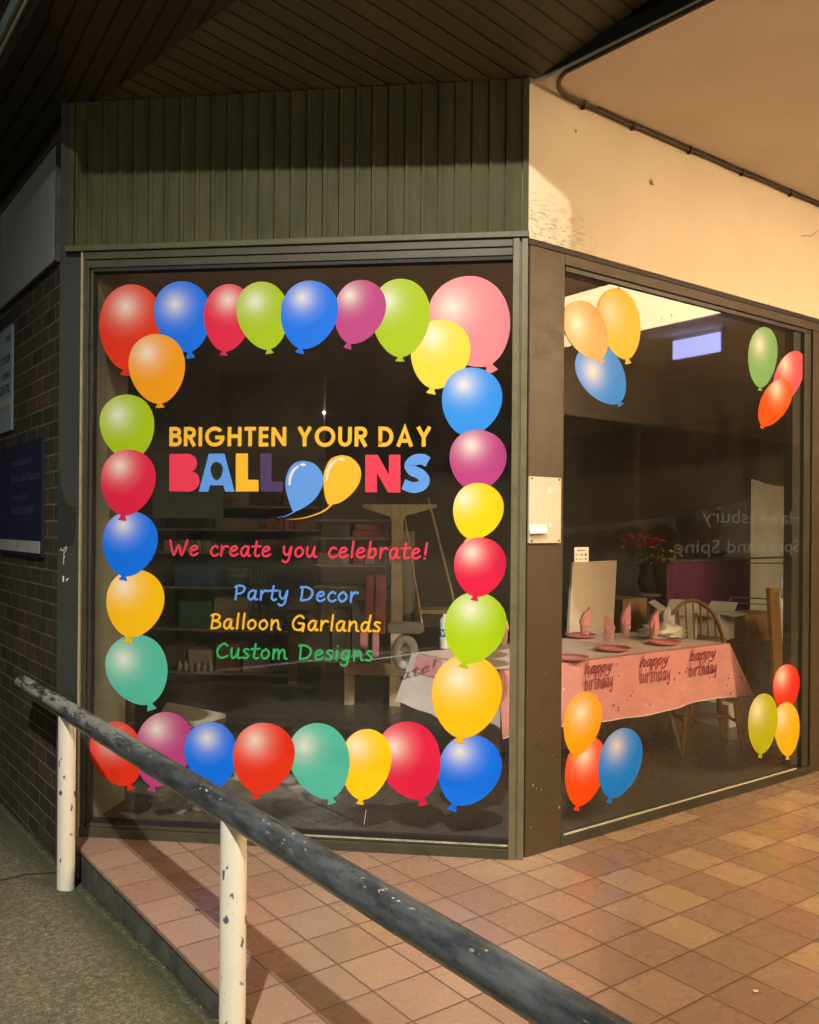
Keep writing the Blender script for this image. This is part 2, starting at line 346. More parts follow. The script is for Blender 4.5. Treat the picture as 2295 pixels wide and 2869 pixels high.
# ---------------------------------------------------------------- mesh helpers
WO = {}
class MB:
    def __init__(s): s.v = []; s.f = []; s.sm = []
    def add(s, vs, fs, smooth=False):
        o = len(s.v); s.v += [Vector(v) for v in vs]
        s.f += [tuple(i+o for i in f) for f in fs]; s.sm += [smooth]*len(fs); return s
    def box(s, c, d, ax=(X, Y, Z)):
        c = Vector(c); h = [Vector(a)*(k/2) for a, k in zip(ax, d)]
        vs = [c+i*h[0]+j*h[1]+k*h[2] for i in (-1, 1) for j in (-1, 1) for k in (-1, 1)]
        return s.add(vs, [(0, 1, 3, 2), (4, 6, 7, 5), (0, 4, 5, 1), (2, 3, 7, 6), (0, 2, 6, 4), (1, 5, 7, 3)])
    def span(s, lo_, hi, ax=(X, Y, Z), org=Vector((0, 0, 0))):
        c = sum(((lo_[i]+hi[i])/2*Vector(ax[i]) for i in range(3)), Vector(org))
        return s.box(c, [abs(hi[i]-lo_[i]) for i in range(3)], ax)
    def tube(s, pts, r, n=16, caps=True):
        pts = [Vector(p) for p in pts]; rr = r if isinstance(r, (list, tuple)) else [r]*len(pts)
        vs = []; ref = None
        for i, p in enumerate(pts):
            tg = (pts[min(i+1, len(pts)-1)]-pts[max(i-1, 0)]).normalized()
            if ref is None: ref = tg.orthogonal().normalized()
            a = (ref-tg*ref.dot(tg)).normalized(); b = tg.cross(a); ref = a
            vs += [p+rr[i]*(cos(2*pi*k/n)*a+sin(2*pi*k/n)*b) for k in range(n)]
        fs = [(i*n+k, i*n+(k+1) % n, (i+1)*n+(k+1) % n, (i+1)*n+k) for i in range(len(pts)-1) for k in range(n)]
        s.add(vs, fs, True)
        if caps:
            s.add(vs[:n], [tuple(range(n-1, -1, -1))]); s.add(vs[-n:], [tuple(range(n))])
        return s
    def lathe(s, c, prof, n=24, ax=(X, Y, Z), sx=1., sy=1.):
        c = Vector(c); vs = [c+sx*r*cos(2*pi*k/n)*ax[0]+sy*r*sin(2*pi*k/n)*ax[1]+z*ax[2] for r, z in prof for k in range(n)]
        fs = [(i*n+k, i*n+(k+1) % n, (i+1)*n+(k+1) % n, (i+1)*n+k) for i in range(len(prof)-1) for k in range(n)]
        return s.add(vs, fs, True)
    def prism(s, poly, vec):
        poly = [Vector(p) for p in poly]; n = len(poly); vec = Vector(vec)
        return s.add(poly+[p+vec for p in poly], [tuple(range(n)), tuple(range(2*n-1, n-1, -1))]+[(i, n+i, n+(i+1) % n, (i+1) % n) for i in range(n)])
    def grid(s, fn, nu, nv, smooth=True):
        vs = [fn(i/nu, j/nv) for j in range(nv+1) for i in range(nu+1)]
        return s.add(vs, [(j*(nu+1)+i, j*(nu+1)+i+1, (j+1)*(nu+1)+i+1, (j+1)*(nu+1)+i) for j in range(nv) for i in range(nu)], smooth)
    def ribbon(s, pts, w, nrm, cap=True):
        # flat stroke with mitred joints and round ends
        pts = [Vector(p) for p in pts]; L = []; n = len(pts)
        clean = [pts[0]]
        for p in pts[1:]:
            if (p-clean[-1]).length > 1e-5: clean.append(p)
        pts = clean; n = len(pts)
        if n < 2: return s
        closed = (pts[0]-pts[-1]).length < 1e-4
        for i in range(n):
            t0 = (pts[i]-pts[i-1]).normalized() if i > 0 else None; t1 = (pts[i+1]-pts[i]).normalized() if i < n-1 else None
            if closed and i in (0, n-1): t0 = (pts[-1]-pts[-2]).normalized(); t1 = (pts[1]-pts[0]).normalized()
            tg = (t0 or t1)+(t1 or t0)
            tg = tg.normalized() if tg.length > .05 else (t0 or t1)
            sd = nrm.cross(tg).normalized(); c_ = max(.45, sd.dot(nrm.cross(t0 or t1).normalized()))
            L.append((pts[i]+sd*w/2/c_, pts[i]-sd*w/2/c_))
        vs = [v for p in L for v in p]; fs = [(2*i, 2*i+1, 2*i+3, 2*i+2) for i in range(n-1)]
        s.add(vs, fs)
        if cap and not closed:
            for p, tg in ((pts[0], pts[0]-pts[1]), (pts[-1], pts[-1]-pts[-2])):
                tg = tg.normalized(); sd = nrm.cross(tg).normalized()
                s.add([p+w/2*(cos(a)*sd+sin(a)*tg) for a in [pi*k/8 for k in range(9)]], [tuple(range(9))])
        return s

def link(name, mb, mat, parent=None, origin=None, bevel=0., smooth=None):
    vs = mb.v
    if origin is None:
        lo_ = [min(v[i] for v in vs) for i in range(3)]; hi = [max(v[i] for v in vs) for i in range(3)]
        origin = Vector(((lo_[0]+hi[0])/2, (lo_[1]+hi[1])/2, lo_[2]))
    origin = Vector(origin)
    me = bpy.data.meshes.new(name); me.from_pydata([v-origin for v in vs], [], mb.f)
    me.polygons.foreach_set('use_smooth', [bool(b) for b in mb.sm]); me.update()
    me.materials.append(M[mat]); o = bpy.data.objects.new(name, me); COL.objects.link(o)
    if parent is not None:
        o.parent = parent; o.location = origin-WO[parent.name]
    else: o.location = origin
    WO[o.name] = origin
    if bevel:
        bv = o.modifiers.new('bevel', 'BEVEL'); bv.width = bevel; bv.segments = 2; bv.limit_method = 'ANGLE'
    return o
def tag(o, label=None, cat=None, group=None, kind=None):
    if label: o['label'] = label
    if cat: o['category'] = cat
    if group: o['group'] = group
    if kind: o['kind'] = kind
    return o
def thing(name, label, cat, loc, group=None):
    o = bpy.data.objects.new(name, None); COL.objects.link(o); o.location = loc; o.empty_display_size = .1
    WO[o.name] = Vector(loc); return tag(o, label, cat, group)
def one(name, mb, mat, label, cat, group=None, **kw): return tag(link(name, mb, mat, None, **kw), label, cat, group)

PAX = (U, N, Z)

# ---------------------------------------------------------------- ground
EDGE = 1.206
def path_z(y): return -.004-.0353*max(0, min(8, y))
mb = MB()
ys = [-40, -8, 0, 2, 4, 6, 8, 12, 60]
for y0, y1 in zip(ys, ys[1:]):
    g_ = .03
    mb.add([(-40, y0, path_z(y0)+g_), (1.02, y0, path_z(y0)+g_), (EDGE-.012, y0, path_z(y0)), (EDGE+.004, y0, path_z(y0)-.002), (-40, y1, path_z(y1)+g_), (1.02, y1, path_z(y1)+g_), (EDGE-.012, y1, path_z(y1)), (EDGE+.004, y1, path_z(y1)-.002)], [(0, 1, 5, 4), (1, 2, 6, 5), (2, 3, 7, 6)])
tag(link('concrete_path', mb, 'path_concrete', origin=(0, 0, 0)), kind='structure')
FP = [(EDGE, -9), (14, -9), (14, 2.93), (2.83, 2.93), (EDGE, 4.47)]
tag(link('tile_floor', MB().prism([(x, y, -.022) for x, y in FP], (0, 0, .022)), 'terracotta_tiles', origin=(0, 0, 0), bevel=.004), kind='structure')
FS = [(EDGE+.008, -9), (14, -9), (14, 2.92), (2.82, 2.92), (EDGE+.008, 4.46)]
tag(link('step_edge', MB().prism([(x, y, -.5) for x, y in FS], (0, 0, .475)), 'step_concrete'), kind='structure')
FZ = .052                                               # shop floor level
RP = [pw(0.02, FZ, .03), pw(2.12, FZ, .03), (1.33, 10.5, FZ), (11, 10.5, FZ), (11, 2.95, FZ)]
tag(link('shop_floor', MB().prism([Vector(p)-.05*Z for p in RP], (0, 0, .05)), 'shop_vinyl', origin=(0, 0, 0)), kind='structure')

# ---------------------------------------------------------------- the shop building
shop = thing('shop_building', 'corner shop with olive green cladding over a large front window covered in balloon stickers', 'shop building', P)
# cladding over the front window
mb = MB(); pitch = .0775; zb, zt = 2.858, 3.556
k_ = 0; u0 = .03
while u0 < 2.17:
    w1 = min(pitch, 2.185-u0)
    mb.span((u0, -.006, zb), (u0+w1*.70, .05, zt), PAX, P)
    mb.span((u0+w1*.70, -.012, zb), (u0+w1*.93, .05, zt), PAX, P)
    mb.span((u0+w1*.93, .012, zb), (u0+w1, .05, zt), PAX, P)
    u0 += pitch
mb.span((.0, -.012, zb), (.028, .05, zt), PAX, P); mb.span((2.187, -.014, zb), (2.21, .05, zt), PAX, P)
link('cladding', mb, 'green_paint', shop)
link('cladding_trim', MB().span((-.004, -.030, 2.828), (2.225, .05, 2.856), PAX, P), 'green_trim', shop, bevel=.003)
# bulkhead behind the cladding
link('bulkhead', MB().span((.02, .055, 2.80), (2.2, .18, 4.2), PAX, P), 'dark_paint', shop)
# beam over the arcade window
BX1 = 13.0
cpoly = None
beam = link('beam', MB().span((P.x-.002, P.y-.002, 2.832), (BX1, P.y+.25, 3.62)), 'cream_render', shop, origin=(P.x, P.y, 2.832))
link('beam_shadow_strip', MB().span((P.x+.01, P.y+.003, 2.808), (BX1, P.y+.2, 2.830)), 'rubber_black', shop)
random.seed(21)
for sx_, sy_, r_ in ((1372, 385, .030), (1304, 606, .011), (1213, 275, .012), (1415, 665, .01), (1620, 640, .008)):
    q = wn(sx_*K, sy_*K, -.0035); n_ = 16
    link('dirt_mark', MB().prism([q+Vector((r_*(random.uniform(.25, 1.1) if k % 2 else .32)*cos(2*pi*k/n_), 0, r_*(random.uniform(.25, 1.3) if k % 2 else .32)*sin(2*pi*k/n_))) for k in range(n_)], (0, .001, 0)), 'dirt', beam)
link('crack', MB().ribbon([wn(x*K, y*K, -.0035) for x, y in ((1688, 497), (1698, 496), (1708, 497), (1716, 491), (1722, 486))], .004, -Y), 'dirt', beam)
# corner post
link('corner_post', MB().prism([P+Vector((.016, .004, 0)), P+Vector((.245, .004, 0)), P+Vector((.245, .12, 0)), P+Vector((.016, .12, 0))], (0, 0, 2.806)), 'post_brown', shop, bevel=.004)
random.seed(8)
mb = MB()
cp_ = [o for o in shop.children if o.name == 'corner_post'][0]
for x, y, r_ in ((1123, 1985, .007), (1130, 1992, .004), (1140, 1996, .004), (1178, 1700, .006), (1118, 2092, .004), (1172, 1600, .003), (1150, 1420, .003), (1165, 1910, .003), (1136, 1850, .003)):
    q = wn(x*K, y*K*.833 if y > 1800 else y*K, .0025)
    mb.prism([q+Vector((r_*random.uniform(.4, 1)*cos(k*1.05)*.7, 0, r_*random.uniform(.5, 1.4)*sin(k*1.05))) for k in range(6)], (0, -.0008, 0))
link('paint_chip', mb, 'plate_cream', cp_)
# grey column at the left end of the front window
cu0, cu1 = 2.165, 2.236
colm = link('side_column', MB().prism([pw(2.132, -.3, .0), pw(2.262, -.3, .0), pw(2.262, -.3, .1), pw(2.132, -.3, .12)], (0, 0, 3.9)), 'column_grey', shop)
def dpoly(pts, off): return [pn(x*K, y*K, off) for x, y in pts]
link('paint_stain', MB().prism(dpoly([(121, 993), (126, 992), (129, 1030), (137, 1052), (146, 1064), (158, 1068), (160, 1090), (158, 1122), (152, 1146), (142, 1150), (122, 1155)], -.002), -.0015*N), 'stain_black', colm)
mb = MB()
for i, st in enumerate([[(131, 1128), (128, 1136), (133, 1140), (137, 1132), (141, 1127), (144, 1133), (139, 1139), (133, 1141), (130, 1150)], [(129, 1150), (128, 1158), (133, 1160), (137, 1152), (141, 1150), (139, 1158), (134, 1166), (136, 1174)], [(134, 1172), (134, 1188)]]):
    mb.ribbon(dpoly(st, -.0015-.0003*i), .004, -N)
link('graffiti', mb, 'chalk', colm)
link('paint_chip', MB().prism(dpoly([(132, 1213), (135, 1213), (135, 1225), (132, 1225)], -.0015), -.001*N).prism(dpoly([(139, 1221), (144, 1217), (145, 1219), (140, 1224)], -.0015), -.001*N), 'litter_white', colm)

# front window: frame and pane
GW = (.068, 2.09); GH = (.064, 2.752)
fwin = link('front_window_frame', MB().span((.0, -.02, .0), (GW[0]*.42, .06, 2.826), PAX, P).span((GW[0]*.55, -.022, 0), (GW[0], .06, 2.826), PAX, P)
     .span((GW[0]*.42, -.008, 0), (GW[0]*.55, .06, 2.826), PAX, P), 'frame_metal', shop, bevel=.002)
link('head_rail', MB().span((GW[0]+.0005, -.018, 2.79), (2.13, .06, 2.826), PAX, P).span((GW[0]+.0005, -.010, GH[1]), (2.13, .06, 2.7885), PAX, P), 'frame_olive', fwin, bevel=.002)
link('sill_rail', MB().span((GW[0]+.0005, -.022, -.002), (2.13, .06, .046), PAX, P).span((GW[0]+.0005, -.012, .047), (2.10, .06, GH[0]), PAX, P), 'frame_olive', fwin, bevel=.002)
link('left_jamb', MB().span((2.108, -.012, .0), (2.131, .05, 2.79), PAX, P).span((2.092, .002, .066), (2.106, .05, 2.75), PAX, P), 'frame_dark', fwin, bevel=.002)
link('jamb_edge', MB().span((2.1325, -.026, .0), (2.142, .01, 2.825), PAX, P), 'frame_bright', fwin, bevel=.002)
link('worn_sill', MB().span((GW[0]+.002, -.0135, GH[0]-.007), (1.35, -.0122, GH[0]+.001), PAX, P), 'sill_worn', fwin)
link('gasket', MB().span((GW[0]+.001, -.004, GH[1]-.018), (2.09, .05, GH[1]), PAX, P), 'rubber_black', fwin)
link('gasket', MB().span((GW[0]+.001, -.004, GH[0]), (2.09, .05, GH[0]+.012), PAX, P), 'rubber_black', fwin)
link('pane', MB().add([pw(GW[0], GH[0], .012), pw(2.1, GH[0], .012), pw(2.1, GH[1], .012), pw(GW[0], GH[1], .012)], [(0, 1, 2, 3)]), 'glass', fwin)
# side window on the arcade
wx0, wx1 = P.x+.246, P.x+2.56; gx0, gx1 = P.x+.262, P.x+2.275; y0 = P.y
swin = link('side_window_frame', MB().span((wx0, y0+.004, 2.756), (wx1, y0+.1, 2.806)).span((gx1+.178, y0+.006, 0), (wx1, y0+.1, 2.755)), 'post_brown', shop, bevel=.002)
link('glazing_bar', MB().span((gx0, y0+.016, 2.731), (gx1+.175, y0+.09, 2.7545)), 'frame_dark', swin, bevel=.002)
link('glazing_bar', MB().span((gx1+.002, y0+.034, .066), (gx1+.084, y0+.09, 2.729)), 'frame_dark', swin, bevel=.002)
link('glazing_bar', MB().span((gx1+.092, y0+.012, .052), (gx1+.128, y0+.09, 2.729)).span((gx1+.129, y0+.018, .052), (gx1+.175, y0+.09, 2.729)), 'frame_dark', swin, bevel=.002)
link('glazing_bar', MB().span((wx0, y0+.02, .0), (gx0, y0+.09, 2.755)), 'frame_dark', swin, bevel=.002)
link('window_sill', MB().span((wx0, y0+.002, -.002), (gx1+.175, y0+.09, .050)), 'frame_dark', swin, bevel=.003)
link('sill_edge', MB().span((gx0+.01, y0+.004, .0515), (gx1+.02, y0+.012, .058)), 'plate_cream', swin)
link('pane', MB().add([(gx0, y0+.028, .052), (gx1+.091, y0+.028, .052), (gx1+.091, y0+.028, 2.73), (gx0, y0+.028, 2.73)], [(0, 1, 2, 3)]), 'glass', swin)
# next bay of the arcade
nb = link('next_bay_frame', MB().span((wx1+.002, y0+.012, 0), (wx1+.16, y0+.2, 2.806)).span((wx1+.162, y0+.05, 0), (BX1, y0+.15, .08)).span((wx1+.162, y0+.05, 2.70), (BX1, y0+.15, 2.806))
     .span((wx1+1.4, y0+.05, .081), (wx1+1.5, y0+.15, 2.699)).span((wx1+3., y0+.05, .081), (wx1+3.1, y0+.15, 2.699)), 'post_brown', shop)
link('pane', MB().add([(wx1+.162, y0+.1, .08), (BX1, y0+.1, .08), (BX1, y0+.1, 2.70), (wx1+.162, y0+.1, 2.70)], [(0, 1, 2, 3)]), 'glass', nb)
# room behind the glass
RZ = 3.05
mb = MB().prism([pw(2.095, FZ, .05), pw(2.095, FZ, .40), pw(2.15, FZ, .40), pw(2.15, FZ, .07)], (0, 0, RZ-FZ))
link('reveal_wall', mb, 'reveal_paint', shop)
q0 = pw(2.12, FZ, .40)
mb = MB().span((q0.x-.08, q0.y+.003, FZ), (q0.x, 10.4, RZ)).span((q0.x, 10.3, FZ), (10.9, 10.42, RZ)).span((10.7, 3.2, FZ), (10.85, 10.3, RZ))
link('room_wall', mb, 'room_wall', shop)
link('room_ceiling', MB().prism([pw(.0, RZ+.002, .2), pw(2.14, RZ+.002, .2), Vector((1.2, 10.4, RZ+.002)), Vector((11, 10.4, RZ+.002)), Vector((11, 3.17, RZ+.002)), Vector((2.9, 3.17, RZ+.002))], (0, 0, .1)), 'room_ceiling', shop)
# partition with shelves at the back of the front room
pa = pu(300*K, 900*K, 4.55)[0]; pb = pu(682*K, 900*K, 4.55)[0]
link('partition', MB().span((pb, 4.55, FZ), (pa, 4.65, RZ), PAX, P), 'room_wall', shop)

# brick side wall with its signs
BW = 1.222
brick = tag(link('brick_wall', MB().span((BW, 4.50, -.6), (BW+.1, 14, 6.5)), 'brick', origin=(BW, 4.4, -.02)), 'dark brown brick side wall left of the green shop front', 'wall')
def bsign(x0, ya, yb, x1, yc, yd, xx=BW-.004):
    return [on(x*K, y*K, (xx, 0, 0), X) for x, y in ((x0, ya), (x0, yb), (x1, yd), (x1, yc))]
def rectx(pts, xx=BW-.004):
    ya = (pts[0].y+pts[1].y)/2; yb = (pts[2].y+pts[3].y)/2; z1 = (pts[0].z+pts[3].z)/2; z0 = (pts[1].z+pts[2].z)/2
    return ya, yb, z0, z1
ya, yb, z0, z1 = rectx(bsign(5, 440, 645, 125, 325, 555))
s1 = thing('wall_sign', 'blank pale grey sign board in a thin metal frame, high on the brick wall', 'sign', (BW, (ya+yb)/2, z0))
link('panel', MB().span((BW-.018, yb, z0), (BW-.002, ya, z1)), 'sign_white', s1)
link('frame', MB().span((BW-.024, yb-.012, z0-.012), (BW-.002, yb-.001, z1+.012)).span((BW-.024, ya+.001, z0-.012), (BW-.002, ya+.012, z1+.012)).span((BW-.024, yb-.0005, z0-.012), (BW-.002, ya+.0005, z0-.001)), 'steel_grey', s1)

def textmesh(body, size, font_bold=False):
    cu = bpy.data.curves.new('lettering', 'FONT'); cu.body = body; cu.size = size; cu.align_x = 'LEFT'; cu.resolution_u = 3
    o = bpy.data.objects.new('lettering', cu); COL.objects.link(o); dg = bpy.context.evaluated_depsgraph_get()
    me = bpy.data.meshes.new_from_object(o.evaluated_get(dg)); vs = [v.co.copy() for v in me.vertices]; fs = [tuple(p.vertices) for p in me.polygons]
    bpy.data.objects.remove(o); bpy.data.curves.remove(cu); bpy.data.meshes.remove(me); return vs, fs
def text_on(name, body, org, ex, ez, w, h, mat, parent, mirror=False):
    vs, fs = textmesh(body, 1.); xs = [v.x for v in vs]; x0, x1 = min(xs), max(xs); y1 = .73
    mb = MB(); mb.add([Vector(org)+ex*((v.x-x0)/(x1-x0)*w)+ez*(v.y/y1*h) for v in vs], fs); return link(name, mb, mat, parent)
ya, yb, z0, z1 = rectx(bsign(5, 935, 1163, 93, 935, 1175))
s2 = thing('clinic_sign', 'navy clinic sign with a pale strip along its bottom, low on the brick wall', 'sign', (BW, (ya+yb)/2, z0))
link('panel', MB().span((BW-.016, yb, z0+.001), (BW-.002, ya, z1)), 'sign_navy', s2)
link('bottom_strip', MB().span((BW-.020, yb+.03, z0+.02), (BW-.0165, ya-.02, z0+.085)), 'carton_grey', s2)
hS = z1-z0; wS = ya-yb
for body, fx, fz, ww, hh in (('Hawkesbury', .28, .80, .50, .045), ('Sport and Spine', .28, .66, .68, .05), ('Chiropractic', .30, .50, .42, .032), ('0450 252 696', .30, .37, .52, .045)):
    text_on('lettering', body, (BW-.0175, ya-wS*fx, z0+hS*fz), -Y, Z, wS*ww, hh, 'sign_text', s2)
ya, yb, z0, z1 = rectx(bsign(0, 690, 915, 28, 700, 905)); ya = yb+.75
s3 = thing('notice_board', 'pale blue notice with dark lettering in the middle of the brick wall', 'sign', (BW, (ya+yb)/2, z0))
link('panel', MB().span((BW-.014, yb, z0), (BW-.002, ya, z1)), 'notice_pale', s3)
link('photo_strip', MB().span((BW-.0165, yb+.02, z0+.15), (BW-.0145, ya-.02, z0+.205)), 'carton_grey', s3)
for body, fz, w_, h_ in (('THE', .86, .14, .04), ('NEXT DOOR', .66, .40, .05), ('OPEN', .51, .2, .04), ('CENTRE', .37, .27, .055)):
    text_on('lettering', body, (BW-.0157, yb+.035+w_, z0+(z1-z0)*fz), -Y, Z, w_, h_, 'letter_ink', s3)

# ---------------------------------------------------------------- canopy over the corner
canopy = thing('canopy', 'dark boarded canopy over the corner above the green cladding', 'canopy', pw(1., 3.55, -.5))
SL = .235; OV = 1.02
pl_n = (Z+SL*N).normalized(); pl_p = pw(0, 3.562, 0)     # soffit rises away from the wall
def sof(x, y): return on(x*K, y*K, pl_p, pl_n)
hin, hout = sof(158, 250), sof(500, 0); rin, rout = sof(1117, 172), sof(1480, 0)
def ext(a, b):                                          # carry the edge a-b on to the outer gutter line
    oa, ob = (a-P).dot(N), (b-P).dot(N); k_ = (-OV-oa)/(ob-oa); return a+(b-a)*k_
hO, rO = ext(hin, hout), ext(rin, rout)
hI = hin+(hin-hout).normalized()*.02; rI = rin
link('soffit', MB().prism([hI, hO, rO, rI], (0, 0, .02)), 'soffit_boards', canopy, origin=(0, 0, 0))
GXX = .917
hL = pw(0, 0, -OV); kk = (.74-hL.x)/U.x; hL = Vector((.74, hL.y+U.y*kk, hO.z+.03))
g1 = Vector((GXX, 3.80, 3.68)); g2 = Vector((GXX, 14, 3.68)); b1 = Vector((1.25, 14, 3.62))
mb = MB(); top = Vector((0, 0, .012))
side = [hI, hO, hL, g1, g2, b1]
mb.add(side+[p+top for p in side], [(0, 1, 2), (0, 2, 3), (0, 3, 4), (0, 4, 5), (6, 8, 7), (6, 9, 8), (6, 10, 9), (6, 11, 10), (1, 2, 8, 7), (2, 3, 9, 8), (3, 4, 10, 9)])
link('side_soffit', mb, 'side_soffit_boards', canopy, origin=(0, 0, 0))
link('shadow_block', MB().span((2.012, 1.6, 3.70), (13, 1.9, 5.2)), 'dark_paint', canopy)  # unseen block added to cut the street lamp's light on the beam
def gz_at(x, y, xx): return on(x, y, (xx, 0, 0), X).z
link('gutter', MB().span((GXX-.03, 3.78, gz_at(0, 103, GXX-.03)), (GXX-.004, 14, gz_at(0, 60, GXX-.03))), 'gutter_teal', canopy, bevel=.004)
link('edge_trim', MB().span((GXX-.014, 3.78, gz_at(0, 150, GXX-.014)), (GXX-.004, 14, gz_at(0, 132, GXX-.014))), 'gutter_cream', canopy, bevel=.003)

# ---------------------------------------------------------------- arcade ceiling, its lights and added fill, the shop across
CZ = 3.548
ci, co_ = on(1150*K, 165*K, (0, 0, CZ), Z), on(1484*K, 0, (0, 0, CZ), Z)
ce = co_+(co_-ci)*((-1.25-co_.y)/(co_.y-ci.y))
c0 = Vector((ci.x-.02, P.y-.003, CZ))
link_c = link('arcade_ceiling', MB().prism([c0, ci, co_, ce, Vector((BX1, -1.25, CZ)), Vector((BX1, P.y-.003, CZ))], (0, 0, .2)), 'cream_ceiling', None, origin=(0, 0, CZ))
tag(link_c, 'cream painted arcade ceiling with its conduit edge, over the terracotta walkway', 'ceiling')
ed_ = (ce-ci).normalized(); sd_ = Vector((ed_.y, -ed_.x, 0)); sd_ = sd_ if sd_.x < 0 else -sd_
tag(link('edge_shade_strip', MB().prism([ci+sd_*.003+Z*.014, ce+sd_*.003+Z*.014, ce+sd_*.012+Z*.014, ci+sd_*.012+Z*.014], (0, 0, .30)), 'stain_black', link_c))  # black strip standing in for the shade along the ceiling edge
# conduit round the ceiling edge
cpts = []
e1 = on(1152*K, 171*K, (0, 0, CZ-.017), Z)
cA = on(1484*K, 5*K, (0, 0, CZ-.017), Z); cA2 = cA+(cA-e1)*1.2
corner = Vector((P.x+.135, P.y-.018, 3.530))
beamend = Vector((BX1-1, P.y-.018, 3.530))
line1 = [cA2, cA, cA.lerp(e1, .5), cA.lerp(e1, .86)]
mid1 = cA.lerp(e1, .86)
bz = []
for i in range(1, 8):
    tt = i/8; b_ = (1-tt)**2*mid1+2*tt*(1-tt)*Vector((e1.x+.045, P.y-.03, 3.530))+tt*tt*(corner+.12*X); bz.append(b_)
line2 = [corner+X*(.12+.18*i)+Z*(.0025*sin(i*2.3)) for i in range(1, 36)]
cond = thing('conduit', 'dark cable conduit bent round the top corner of the cream beam', 'conduit', corner)
link('pipe', MB().tube(line1+bz+line2, .0105, 10), 'conduit', cond)
link('cable', MB().tube([p+Vector((0, -.004, .016)) for p in line2], .006, 6), 'conduit', cond)
for xx in (.20, .56, 1.02, 1.5, 2.0):
    link('clip', MB().box(corner+Vector((xx, -.004, -.004)), (.011, .028, .036)), 'conduit', cond)
for px, py, sc in ((1372, 385, 1.), (1210, 287, .35), (1415, 528, .4), (1700, 490, .6)):
    pass
# ceiling light panels: the first shows in the side window, the second is added fill
for (x0, x1, y0_, y1_, lab) in ((5.62, 7.18, -1.05, 1.02, 'large glowing ceiling light panel mirrored in the top of the side window'), (3.15, 4.7, -1.05, .55, 'added glowing fill panel out of view over the arcade mouth, nearest the front window')):
    lt = thing('ceiling_or_fill_light', lab, 'ceiling light', ((x0+x1)/2, (y0_+y1_)/2, CZ))
    link('diffuser', MB().span((x0, y0_, CZ-.012), (x1, y1_, CZ-.004)), 'lit_diffuser', lt, origin=((x0+x1)/2, (y0_+y1_)/2, CZ))
    link('frame', MB().span((x0-.04, y0_-.04, CZ-.02), (x0-.001, y1_+.04, CZ-.002)).span((x1+.001, y0_-.04, CZ-.02), (x1+.04, y1_+.04, CZ-.002)).span((x0, y0_-.04, CZ-.02), (x1, y0_-.001, CZ-.002)).span((x0, y1_+.001, CZ-.02), (x1, y1_+.04, CZ-.002)), 'steel_grey', lt)
OY = -1.2
wl = thing('fill_strip', 'long warm fill strip added out of view on the beam across the arcade', 'strip light', (5.7, OY+.04, 2.9))  # added behind the camera to brighten the cream beam and ceiling
link('tube', MB().tube([(3.9, OY+.085, 2.93), (7.0, OY+.085, 2.93)], .03, 10), 'fill_tube', wl)
link('housing', MB().span((3.85, OY+.002, 2.90), (7.05, OY+.05, 2.96)), 'white_plastic', wl)
opp = thing('opposite_shop', 'shop on the far side of the arcade with white clinic lettering on its dark window', 'shop building', (4, OY, 0))
link('upper_storey', MB().span((-1.25, -6, 3.56), (BX1, OY-.02, 9)), 'room_wall', opp)
link('beam', MB().span((-1.25, OY-.3, 2.83), (BX1, OY, 3.558)), 'cream_ceiling', opp)
link('corner_post', MB().span((-1.25, OY-.3, -.2), (-.95, OY-.01, 2.829)), 'post_brown', opp)
link('shopfront', MB().span((-.948, OY-.3, -.2), (BX1, OY-.12, 2.828)), 'dark_paint', opp)
for xx in (1.2, 3.6, 6.2, 8.8, 11.4):
    link('mullion', MB().span((xx, OY-.118, 0), (xx+.07, OY-.03, 2.828)), 'post_brown', opp)
def mirror_pt(x, y):                                    # where a spot seen in the side window stands in the arcade
    q = on(x*K, y*K, (0, 2*(P.y+.028)-(OY-.1), 0), Y); return Vector((q.x, OY-.1, q.z))
for body, a_, b_, hh in (('Hawkesbury', (1480, 1100), (1686, 1100), 31), ('Sport and Spine', (1420, 1166), (1686, 1166), 31)):
    pa_, pb_ = mirror_pt(*a_), mirror_pt(*b_); h_ = mirror_pt(a_[0], a_[1]-hh).z-pa_.z
    # mirrored: text runs from large x to small x as seen from the arcade facing -y
    text_on('lettering', body, Vector((pb_.x, OY-.105, pa_.z)), -X, Z, pb_.x-pa_.x, h_, 'boosted_lettering', opp)
ex_ = thing('exit_light', 'pale violet emergency light box on the arcade ceiling', 'emergency light', (7.9, .25, CZ))
link('lit_face', MB().span((7.72, .06, CZ-.24), (7.74, .62, CZ-.05)), 'lit_exit', ex_)
link('housing', MB().span((7.742, .05, CZ-.25), (7.80, .63, CZ-.002)), 'white_plastic', ex_)
q = wn(1721*K, 942*K, -.03)
one('lit_wall_sign', MB().box((wx1+.12, P.y-.02, wn(1721*K, 942*K).z), (.24, .05, .075)), 'lit_sign_warm', 'small glowing warm sign beyond the right edge of the side window', 'sign')

# ---------------------------------------------------------------- handrail
RX, RZc, RR = 1.12, .667, .0423
hr = thing('handrail', 'worn dark blue grey handrail on chipped white posts beside the tiled step', 'handrail', (RX, 3, path_z(3)))
pts = [Vector((RX, 4.95-.25*i, RZc)) for i in range(26)]
rr = [RR]*26; pts = [Vector((RX, 4.975, RZc)), Vector((RX, 4.97, RZc))]+pts; rr = [RR*.6, RR*.9]+rr
link('rail', MB().tube(pts, rr, 28), 'rail_paint', hr, origin=(RX, 0, RZc))
for py in (4.11, 2.373, .62):
    zb = path_z(py)+.01
    link('post', MB().tube([(RX, py, zb), (RX, py, zb+.3), (RX, py, RZc-.02)], .0385, 24), 'post_paint', hr)
random.seed(5)
for i in range(0): pass

